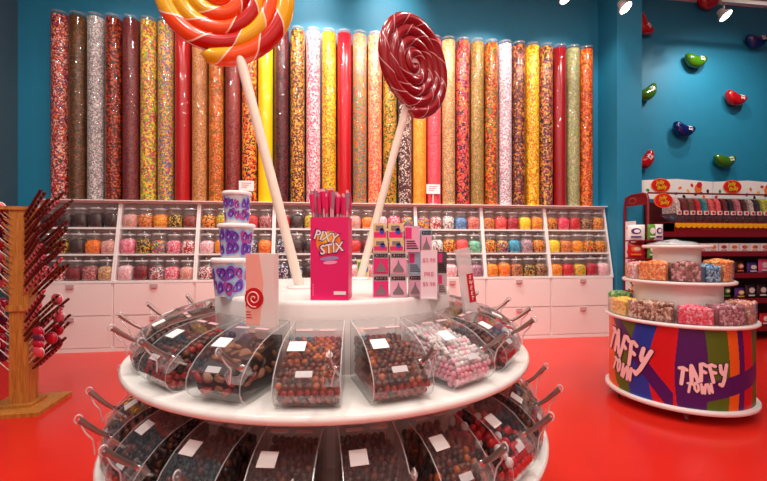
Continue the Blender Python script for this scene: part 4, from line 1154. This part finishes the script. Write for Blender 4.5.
# taffy boxes
TAF = {'yellow': [(245, 205, 60), (250, 225, 130), (235, 170, 50)], 'brown and white': [(130, 84, 62), (225, 200, 180), (170, 120, 96), (200, 160, 140)], 'bright pink': [(235, 90, 120), (245, 160, 175), (225, 60, 90)],
       'mauve': [(170, 110, 120), (215, 170, 175), (140, 84, 96)], 'pink and tan': [(225, 170, 150), (240, 205, 190), (205, 130, 110)], 'orange': [(245, 150, 70), (250, 190, 120), (235, 120, 50)],
       'cocoa and pink': [(120, 64, 60), (214, 160, 160), (160, 96, 90)], 'blue': [(70, 140, 190), (130, 190, 220), (60, 70, 110), (170, 200, 215)], 'pale pink': [(240, 200, 195), (245, 225, 215), (225, 150, 150)], 'green': [(110, 180, 110), (180, 215, 160), (80, 150, 80)]}
def taffy_box(r0, r1, a0, a1, z, h, colr, label, lab2, fillh=.9):
    """wedge shaped clear box round the tier, filled with wrapped taffy"""
    m = 5; t = .003
    def P(r, a, zz): return (r*math.sin(a), -r*math.cos(a), zz)
    b = MB()
    n = 2*(m+1)
    angs = [a0+(a1-a0)*k/m for k in range(m+1)]
    loop = [(r1, a) for a in angs]+[(r0, a) for a in angs[::-1]]
    c = ((r0+r1)/2, (a0+a1)/2)
    def ins(r, a, d): return (r-d if r == r1 else r+d, a+(d/r if a < c[1]-1e-6 else -d/r) if abs(a-a0) < 1e-6 or abs(a-a1) < 1e-6 else a)
    inn = [ins(r, a, t) for r, a in loop]
    V = [P(r, a, 0) for r, a in loop]+[P(r, a, h) for r, a in loop]+[P(r, a, .003) for r, a in inn]+[P(r, a, h) for r, a in inn]
    fs = [tuple(range(n))[::-1], tuple(range(2*n, 3*n))]; mi = [0, 0]
    for i in range(n):
        j = (i+1) % n
        fs += [(i, j, n+j, n+i), (2*n+j, 2*n+i, 3*n+i, 3*n+j), (n+i, n+j, 3*n+j, 3*n+i)]; mi += [0, 0, 1]
    b.add(V, fs, mi)
    o = b.obj('taffy_box', [M_acr, M_edge], None, TC+Vector((0, 0, z)), face)
    tag(o, label, 'box', 'clear boxes of taffy round the stand')
    rg = random.Random(hash_(colr)+int(r1*100)); s = MB()
    cols = TAF[colr]; br = .017
    inn2 = [ins(r, a, .022) for r, a in loop]
    hh = h*fillh-.02
    V = [P(r, a, .004) for r, a in inn2]+[P(r, a, hh) for r, a in inn2]
    s.add(V, [tuple(range(n))[::-1], tuple(range(n, 2*n))]+[(i, (i+1) % n, n+(i+1) % n, n+i) for i in range(n)], 0)
    def lump(p):
        s.M = Matrix.Translation(p) @ Matrix.Rotation(rg.uniform(0, PI), 4, 'Z') @ Matrix.Rotation(rg.uniform(-1, 1), 4, 'X')
        s.lathe([(.003, -.018), (.007, -.0165), (.0105, -.012), (.0115, 0), (.0105, .012), (.007, .0165), (.003, .018)], 6, rg.randrange(len(cols)), True)
        s.M = Matrix.Identity(4)
    ni = max(3, int((a1-a0)*r1/.021)); nz = int(h*fillh/.021)
    for k in range(nz):
        zz = .02+k*.021
        for i in range(ni):
            a = a0+.022/r1+(a1-a0-.044/r1)*(i+rg.uniform(-.2, .2)+.5*(k % 2)*.6)/ni
            lump(P(r1-.021, max(a0+.021/r1, min(a1-.021/r1, a)), zz))
        for rr in (r0+.03, (r0+r1)/2):
            lump(P(rr, a0+.022/rr, zz)); lump(P(rr, a1-.022/rr, zz))
    nr = int((r1-r0-.04)/.021)
    for q in range(nr+1):
        rr = r0+.022+q*.021
        if rr > r1-.02: break
        for i in range(ni):
            a = a0+.022/rr+(a1-a0-.044/rr)*(i+.5)/ni
            zt = hh+.008+.018*math.sin(PI*(i+.5)/ni)*math.sin(PI*(q+.5)/(nr+1))+rg.uniform(-.004, .004)
            lump(P(rr, a, zt))
    q_ = s.obj('taffy_pieces', [mat('taffy_%s_%d' % (colr.replace(' ', '_'), k), c_, .45) for k, c_ in enumerate(cols)], None, TC+Vector((0, 0, z)), face)
    tag(q_, lab2, 'taffy', None, 'stuff')
def hash_(s): return sum(ord(c)*(i+1) for i, c in enumerate(s))
lowz = Z1+.031
for a0, a1, c, h, fh in ((-74, -42, 'yellow', .15, .95), (-41, -1, 'brown and white', .16, .95), (0, 29, 'bright pink', .15, .9), (30, 58, 'mauve', .15, 1.0), (59, 88, 'pink and tan', .17, 1.0), (-106, -75, 'green', .17, 1.05)):
    taffy_box(.37, .575, R(a0), R(a1), lowz, h, c, 'clear box of %s taffy on the lowest tier of the rainbow stand' % c, '%s taffy pieces on the lowest tier of the rainbow stand' % c, fh)
for a0, a1, c, h, fh in ((-82, -47, 'pale pink', .15, .95), (-46, -8, 'orange', .17, .95), (-7, 28, 'cocoa and pink', .17, .95), (29, 52, 'blue', .135, 1.0), (53, 90, 'orange', .17, 1.05)):
    pl = 'beside the blue box' if a0 == 53 else 'beside the pale pink box' if c == 'orange' else 'of the rainbow stand'
    taffy_box(.215, .425, R(a0), R(a1), 1.176, h, c, 'clear box of %s taffy on the middle tier, %s' % (c, pl), '%s taffy pieces on the middle tier, %s' % (c, pl), fh)
# top of the stand: folded clear bags and small printed boxes
b = MB(); rg = random.Random(5)
n = 26; prof = []
V = []; nr = 7
for j in range(nr+1):
    for i in range(n):
        a = 2*PI*i/n; u = j/nr; r = .20*(1-u)*(1+.06*math.sin(5*a+j))+.001
        V.append((r*math.cos(a)*1.1, r*math.sin(a)*.8, .045*u**.5*(1+.25*math.sin(3*a+j*1.3))*(1 if j else 0)))
b.add(V, [(j*n+i, j*n+(i+1) % n, (j+1)*n+(i+1) % n, (j+1)*n+i) for j in range(nr) for i in range(n)]+[tuple(range(n))[::-1]], 0, True)
o = b.obj('folded_bag', clear('crinkled_bag', .6, rough=.15, boost=.1), None, TC+Vector((-.03, 0, 1.501)), face+.3); tag(o, 'crumpled clear plastic bag lying on the top tier of the rainbow stand', 'bag')

# ------------------------------------------------------------------ jelly bean rack along the blue wall
M_rack = mat('crimson_metal', (122, 10, 24), .35); M_rackd = mat('dark_crimson_panel', (70, 6, 14), .5)
RS0, RS1 = .22, 3.9
root = empty('candy_rack', W(RS0, 0), WA, 'long crimson metal candy rack with white bean print header along the blue wall', 'rack')
RL = RS1-RS0
b = MB(); b.box(.36, RL, -.50, -.47, .05, 2.2); b.obj('back_panel', M_rackd, root)
for z_, d_ in ((.18, .98), (.62, .98), (1.02, .98), (1.36, .98), (1.66, .98)):
    sh = MB(); sh.box(.02, RL, -d_, -.50, z_, z_+.03); sh.box(.02, RL, -d_-.01, -d_, z_-.035, z_+.045); sh.obj('shelf', M_rack, root)
# scalloped yellow price strip
b = MB(); b.box(.45, RL, -1.0, -.985, 1.80, 1.835)
k = .45
while k < RL-.06:
    b.disc(k+.045, 1.80, .045, .038, -.985, .016, 12); k += .09
b.obj('scalloped_strip', mat('golden_strip', (240, 180, 20), .4), root)
b = MB(); b.box(.45, RL, -.985, -.97, 1.69, 1.80); b.obj('fascia', M_rack, root)
b = MB()
for xx in (1.05, 2.3, 3.2): b.text('Gourmet Jelly Beans', xx, 1.745, .035, -.986, .002, 0, 0, 0, .6)
b.obj('fascia_lettering', mat('pale_red_print', (190, 70, 70), .5), root)
# arched end frame
arch = [(0.0, -.50, .02), (0, -.50, 2.10), (0, -.52, 2.2), (0, -.58, 2.27), (0, -.66, 2.29), (0, -.88, 2.29), (0, -.96, 2.27), (0, -.985, 2.2), (0, -.985, .02)]
MB().tube(arch, .020, 8).obj('end_frame', M_rack, root)
b = MB(); b.box(-.008, .008, -.97, -.51, 2.12, 2.27); b.obj('frame_plate', M_rack, root)
b = MB(); b.M = Matrix.Rotation(-PI/2, 4, 'Z'); b.disc(.68, 2.2, .08, .05, -.009, .003, 20, 0); b.disc(.68, 2.2, .065, .036, -.012, .002, 20, 1);
b.obj('frame_emblem', [mat('dusty_gold', (150, 90, 60), .4), M_rack], root)
# dotted end panel
pn = MB().box(-.006, .006, -.735, -.52, .25, 1.88).obj('end_panel', M_card, root)
for z_ in (.56, .80, 1.035, 1.305, 1.575): MB().box(-.20, .19, -1.10, -.76, z_-.02, z_).obj('end_ledge', M_rack, root)
b = MB(); rg = random.Random(4); dc = [mat('dot_%s' % n_, c_, .4) for n_, c_ in (('red', (200, 30, 40)), ('green', (60, 140, 50)), ('blue', (40, 80, 170)), ('orange', (235, 120, 40)), ('black', (30, 24, 30)), ('yellow', (240, 190, 40)))]
b.M = Matrix.Rotation(-PI/2, 4, 'Z') @ Matrix.Diagonal((-1, 1, 1, 1)) if False else Matrix.Rotation(-PI/2, 4, 'Z')
for k in range(34):
    b.disc(.565+.135*rg.random(), .33+.044*k, .032, .022, -.006, .002, 12, k % 6, rg.uniform(0, 3))
b.obj('bean_print', dc, pn)
# top rail with arched bumps + header boards
MB().tube([(.0, -.985, 2.29), (RL, -.985, 2.29)], .014, 8).obj('top_rail', M_rack, root)
for hx0, hx1, nm in ((.36, 1.705, 0), (1.72, 3.06, 1), (3.07, 3.68, 2)):
    hz0, hz1, hy = 2.27, 2.60, -.40
    pr = [(hx0, hz0), (hx1, hz0), (hx1, hz1-.02), ((hx0+hx1)/2, hz1+.015), (hx0, hz1-.02)]
    hb = MB().prism(pr, hy-.012, hy, 0, to=lambda a, p: (p[0], a, p[1])).obj('header_board', M_card, root)
    b = MB(); rg = random.Random(nm+2)
    k = 0; X = hx0+.05
    while X < hx1-.05:
        zz = hz0+.05+.24*((k*7) % 5)/5
        cx_ = hx0+(.36)
        if abs(X-cx_) > .23 or 1:
            if not (abs(X-cx_) < .22): b.disc(X, zz, .034, .024, hy-.012, .003, 12, k % 6, rg.uniform(0, 3))
        X += .075; k += 1
    # a cluster of coloured shapes stands in for the printed figure
    fx = hx1-.28
    if nm < 2:
        b.disc(fx, 2.46, .07, .08, hy-.015, .003, 16, 3); b.disc(fx+.02, 2.52, .05, .05, hy-.018, .003, 16, 0)
        b.disc(fx+.06, 2.38, .03, .022, hy-.015, .003, 12, 4); b.disc(fx-.05, 2.36, .03, .022, hy-.015, .003, 12, 4)
    b.obj('bean_print', dc, hb)
    if nm < 2:
        ov = MB(); cx_ = hx0+.36
        ov.disc(cx_, 2.50, .18, .118, hy-.016, .004, 30, 0); ov.disc(cx_, 2.50, .166, .104, hy-.020, .003, 30, 1)
        for (tx, ox, oz) in (('Jelly', -.02, .04), ('Belly', .02, -.04)):
            ov.text(tx, cx_+ox, 2.50+oz, .095, hy-.023, .003, 2, .03, .2, .25, R(8)); ov.text(tx, cx_+ox, 2.50+oz, .086, hy-.026, .003, 3, .004, .2, .235, R(8))
        ov.obj('oval_emblem', [mat('emblem_orange', (240, 110, 30), .4), mat('emblem_red', (214, 20, 24), .4), mat('emblem_green', (70, 60, 20), .4), M_yellow], hb)
# oval sign at the end frame
t = empty('oval_sign', W(RS0+.21, 1.03, 2.17), WA, 'red oval bean brand sign with yellow script clipped on the rack corner', 'sign')
b = MB(); b.disc(0, 0, .155, .112, .0, .012, 30, 0); b.disc(0, 0, .142, .10, -.012, .003, 30, 1); b.obj('plate', [mat('emblem_orange', (0, 0, 0)), mat('emblem_red', (0, 0, 0))], t)
b = MB()
for (tx, ox, oz) in (('Jelly', -.018, .036), ('Belly', .018, -.036)):
    b.text(tx, ox, oz, .082, -.015, .002, 0, .03, .2, .23, R(8)); b.text(tx, ox, oz, .074, -.017, .002, 1, .004, .2, .21, R(8))
b.obj('lettering', [mat('emblem_green', (0, 0, 0)), M_yellow], t)
MB().box(-.01, .01, 0, .03, .04, .10).obj('clip', M_rack, t)
# dispensers
dcols = [('white and red', (225, 200, 190)), ('dark red', (120, 20, 24)), ('brown', (120, 70, 50)), ('scarlet', (200, 30, 34)), ('teal', (50, 140, 150)), ('coral', (240, 100, 90)), ('rose', (235, 90, 90)), ('deep crimson', (110, 14, 26)),
         ('black', (36, 26, 30)), ('pink striped', (205, 110, 120)), ('mahogany', (90, 30, 24)), ('pearl', (200, 180, 170)), ('charcoal', (54, 40, 44)), ('yellow green', (190, 190, 60)), ('lime yellow', (205, 200, 80)), ('dark purple', (70, 34, 60)),
         ('ink black', (30, 24, 30)), ('maroon', (100, 26, 34)), ('lilac', (150, 110, 130)), ('mint', (120, 180, 110)), ('pale green', (150, 195, 130)), ('amber', (225, 130, 50)), ('leaf green', (60, 140, 50)), ('grape', (90, 50, 100)), ('cream', (225, 200, 150)), ('ruby', (170, 16, 40)), ('sky', (90, 150, 190))]
def make_disp():
    b = MB(); b.prism([(-.98, .0), (-.98, .16), (-.965, .30), (-.92, .37), (-.80, .39), (-.70, .39), (-.70, .10), (-.88, .0)], -.038, .038)
    root_ = b.obj('bean_dispenser', M_jar)
    b = MB(); b.prism([(-.975, .13), (-.974, .16), (-.959, .295), (-.917, .36), (-.80, .38), (-.71, .38), (-.71, .13)], -.034, .034); me = b.mesh('dispenser_beans', M_card)
    MB().box(-.036, .036, -.994, -.982, .105, .165).obj('label_plate', M_card, root_)
    lb = MB(); lb.disc(0, .135, .026, .022, -.994, .002, 12); lb.obj('label_emblem', M_red, root_)
    b = MB(); b.box(-.03, .03, -.995, -.975, .02, .09); b.obj('chute', mat('smoked_chute', (90, 50, 54), .3), root_)
    return root_, me
dp0, dme = make_disp(); dt = tree_of(dp0)
MB().box(.45, RL, -.90, -.50, 1.845, 1.86).obj('dispenser_ledge', M_rack, root)
# the ledge reaches forward under the dispensers
MB().box(.45, RL, -.985, -.90, 1.835, 1.86).obj('dispenser_ledge', M_rack, root)
for i, (nm, c) in enumerate(dcols):
    s = RS0+.52+i*.117
    if s > RS1-.1: break
    o = dp0 if i == 0 else copy_tree(dp0, dt)
    o.location = W(s, 0, 1.861); o.rotation_euler.z = WA; tag(o, 'clear bean dispenser of %s jelly beans hanging in the crimson rack' % nm, 'dispenser', 'bean dispensers in the rack')
    q = D.objects.new('dispenser_beans', dme); col.objects.link(q); q.location = o.location; q.rotation_euler.z = WA
    q.material_slots[0].link = 'OBJECT'; q.material_slots[0].material = candy('beans_'+nm, [c, tuple(int(v*.8) for v in c), tuple(min(255, int(v*1.1)) for v in c)], 60, seed=i)
    tag(q, '%s jelly beans in a rack dispenser' % nm, 'jelly beans', None, 'stuff')
# packs and boxes on the shelves
def pack_obj(s, t_, z_, w_, h_, d_, c, c2, label, group, puffy=True, c3=(240, 230, 225), nm='candy_pack'):
    root_ = empty(nm, W(s, t_, z_), WA, label, 'pack' if puffy else 'box', group)
    b = MB()
    if puffy:
        n = 8; V = []
        for i in range(n+1):
            for j in range(n+1):
                u, v = i/n, j/n; bul = (math.sin(PI*u)*math.sin(PI*v))**.5*d_/2
                V.append((-w_/2+w_*u, -bul, h_*v))
        m = len(V); V += [(x, -y_, z__) for x, y_, z__ in V]
        fs = [(i*(n+1)+j, (i+1)*(n+1)+j, (i+1)*(n+1)+j+1, i*(n+1)+j+1) for i in range(n) for j in range(n)]
        fs += [tuple(m+k for k in f[::-1]) for f in fs]
        b.add(V, fs, 0, True)
    else: b.box(-w_/2, w_/2, -d_/2, d_/2, 0, h_)
    b.obj('pouch' if puffy else 'carton', mat('pack_%d_%d_%d' % c, c, .3), root_)
    yf = -d_/2-.001
    b = MB(); b.disc(0, h_*.58, w_*.30, h_*.2, yf+(.004 if puffy else .001), .004, 16, 0); b.disc(w_*.05, h_*.58, w_*.18, h_*.11, yf, .003, 14, 1)
    b.box(-w_*.3, w_*.3, yf, yf+.004 if not puffy else yf+.012, h_*.16, h_*.26, 0)
    b.obj('printed_artwork', [mat('pack_%d_%d_%d' % c2, c2, .35), mat('pack_%d_%d_%d' % c3, c3, .35)], root_)
    return root_
k = 0
RED_, GRN, PUR, WHT, PNK, ORG, DRK, YEL = (200, 24, 34), (90, 150, 50), (80, 40, 120), (236, 230, 226), (232, 90, 140), (235, 120, 40), (50, 24, 30), (245, 200, 60)
CN = {RED_: 'red', GRN: 'green', PUR: 'purple', WHT: 'white', PNK: 'pink', ORG: 'orange', DRK: 'dark', YEL: 'yellow'}
for zi, (c, c2, c3, c4, d) in enumerate(((WHT, PUR, GRN, WHT, 'top'), (RED_, ORG, GRN, DRK, 'second'), (PNK, WHT, PUR, WHT, 'third'))):
    z_ = (1.576, 1.306, 1.036)[zi]
    for (s, t_, w_, ca, cb) in ((.115, .872, .225, c, c2), (.245, 1.03, .125, c3, WHT if c3 == GRN else YEL), (.33, 1.055, .125, c4 if c4 != DRK else WHT, PUR)):
        o_ = pack_obj(s, t_, z_, w_, .235, .06, ca, cb, '%s candy pack, %s one on the %s ledge of the rack end' % (CN[ca], 'widest' if w_ > .2 else 'middle' if s < .3 else 'innermost', d), 'soft packs at the rack end')
        o_.rotation_euler.z = R(-30) if w_ > .2 else R(-8)
s = RS0+.78; rg = random.Random(8); i = 0
while s < RS1-.2:
    pack_obj(s, .90, 1.391, .16, .135, .10, WHT, RED_ if i % 2 else ORG, '%s white printed carton along the shelf under the crimson fascia' % ORD[min(i, 11)] if i < 12 else '%s white printed carton along the shelf under the crimson fascia' % ('thirteenth', 'fourteenth', 'fifteenth', 'sixteenth', 'seventeenth')[i-12], 'white cartons on the rack shelf', False, YEL if i % 3 else GRN, 'candy_box'); s += .185; i += 1
for row, (z_, n_, nm) in enumerate(((1.051, 14, 'third'), (.651, 14, 'fourth'), (.211, 12, 'lowest'))):
    s = RS0+.55
    for i in range(n_):
        c = rg.choice((DRK, RED_, DRK, PUR, RED_, DRK, PNK)); c2 = rg.choice((WHT, YEL, ORG, GRN))
        pack_obj(s, .88+rg.uniform(-.03, .03), z_, .17, rg.uniform(.16, .24), .07, c, c2, '%s pouch, %s along the %s rack shelf' % (CN[c], ORD[i % 12] if i < 12 else ('thirteenth', 'fourteenth')[i-12], nm), 'pouches on the lower rack shelves'); s += .225
# two small printed boxes standing on the stand's top tier
for dx, hh in ((.17, .12), (.24, .09)): pass

# ------------------------------------------------------------------ lights
def area(loc, size, power, color=(1, .93, .84), rot=(0, 0, 0), shape='DISK', spread=180):
    l = D.lights.new('ceiling_downlight', 'AREA'); l.shape = shape; l.size = size; l.energy = power; l.color = color; l.spread = R(spread)
    o = D.objects.new('ceiling_downlight', l); col.objects.link(o); o.location = loc; o.rotation_euler = rot
    return o
def spot(loc, target, power, ang_=60, color=(1, .95, .88), r=.06, blend=.6):
    l = D.lights.new('wall_spot', 'SPOT'); l.energy = power; l.spot_size = R(ang_); l.spot_blend = blend; l.color = color; l.shadow_soft_size = r
    o = D.objects.new('wall_spot', l); col.objects.link(o); o.location = loc
    o.rotation_euler = (Vector(target)-Vector(loc)).to_track_quat('-Z', 'Y').to_euler()
    return o
for x, y_ in ((-3.5, 1), (-1.2, 1), (1.2, 1), (3.6, 1), (-3.0, 3.6), (-1.1, 3.6), (1.3, 3.6), (3.8, 3.9), (-1.2, -1.2), (1.2, -1.2), (3.6, -1.2), (-3.2, -1.2)):
    area((x, y_, CZ-.03), .35, 41, (1, .965, .90))
for s_, e in ((-7.6, 12), (-6.2, 26), (-4.7, 130), (-3.4, 165), (-2.0, 90), (-.7, 50)):
    spot(W(s_, 1.25, CZ-.15), W(s_, 0, 3.0), e*2.3, 80)
spot(W(s3-.05, .86, z3-.06), W(s3+.4, 0, 3.0), 75, 150, blend=1)
spot(W(2.4, 1.9, CZ-.1), W(2.4, 0, 2.2), 160, 110, blend=1)
for s_ in (-7.2, -5.0, -2.8, -.6):
    spot(W(s_, 2.6, CZ-.1), W(s_, .3, .9), 95, 42, (1, .95, .9), blend=.9)  # row of unseen spots added to brighten the cabinet fronts
for s_, e in ((-4.9, 55), (-3.6, 75)): spot(W(s_, 1.0, CZ-.12), W(s_, 0, 5.25), e, 75, blend=1)
# downward spots on the displays
spot((-.3, 1.2, CZ-.15), (-.3, 2.3, 1), 110, 50, r=.08)
spot((1.2, 1.2, CZ-.15), (.2, 2.4, 1), 80, 50, r=.08)

wld = D.worlds.new('World'); bpy.context.scene.world = wld; wld.use_nodes = True
bg = wld.node_tree.nodes.get('Background') or wld.node_tree.nodes.new('ShaderNodeBackground')
bg.inputs[0].default_value = (.9, .95, 1, 1); bg.inputs[1].default_value = .02

# ------------------------------------------------------------------ camera
cd = D.cameras.new('camera'); cam = D.objects.new('camera', cd); col.objects.link(cam)
cam.location = (0, 0, 1.5); cam.rotation_euler = (PI/2, 0, 0)
cd.sensor_width = 36; cd.lens = 36*400/767; cd.shift_y = 4.5/767; cd.clip_start = .05
sc = bpy.context.scene
sc.camera = cam
sc.view_settings.view_transform = 'Standard'; sc.view_settings.look = 'None'; sc.view_settings.gamma = 1; sc.view_settings.use_curve_mapping = False
sc.view_settings.exposure = 0.22
sc.cycles.transparent_max_bounces = 24
sc.cycles.max_bounces = 8
sc.cycles.sample_clamp_indirect = 6
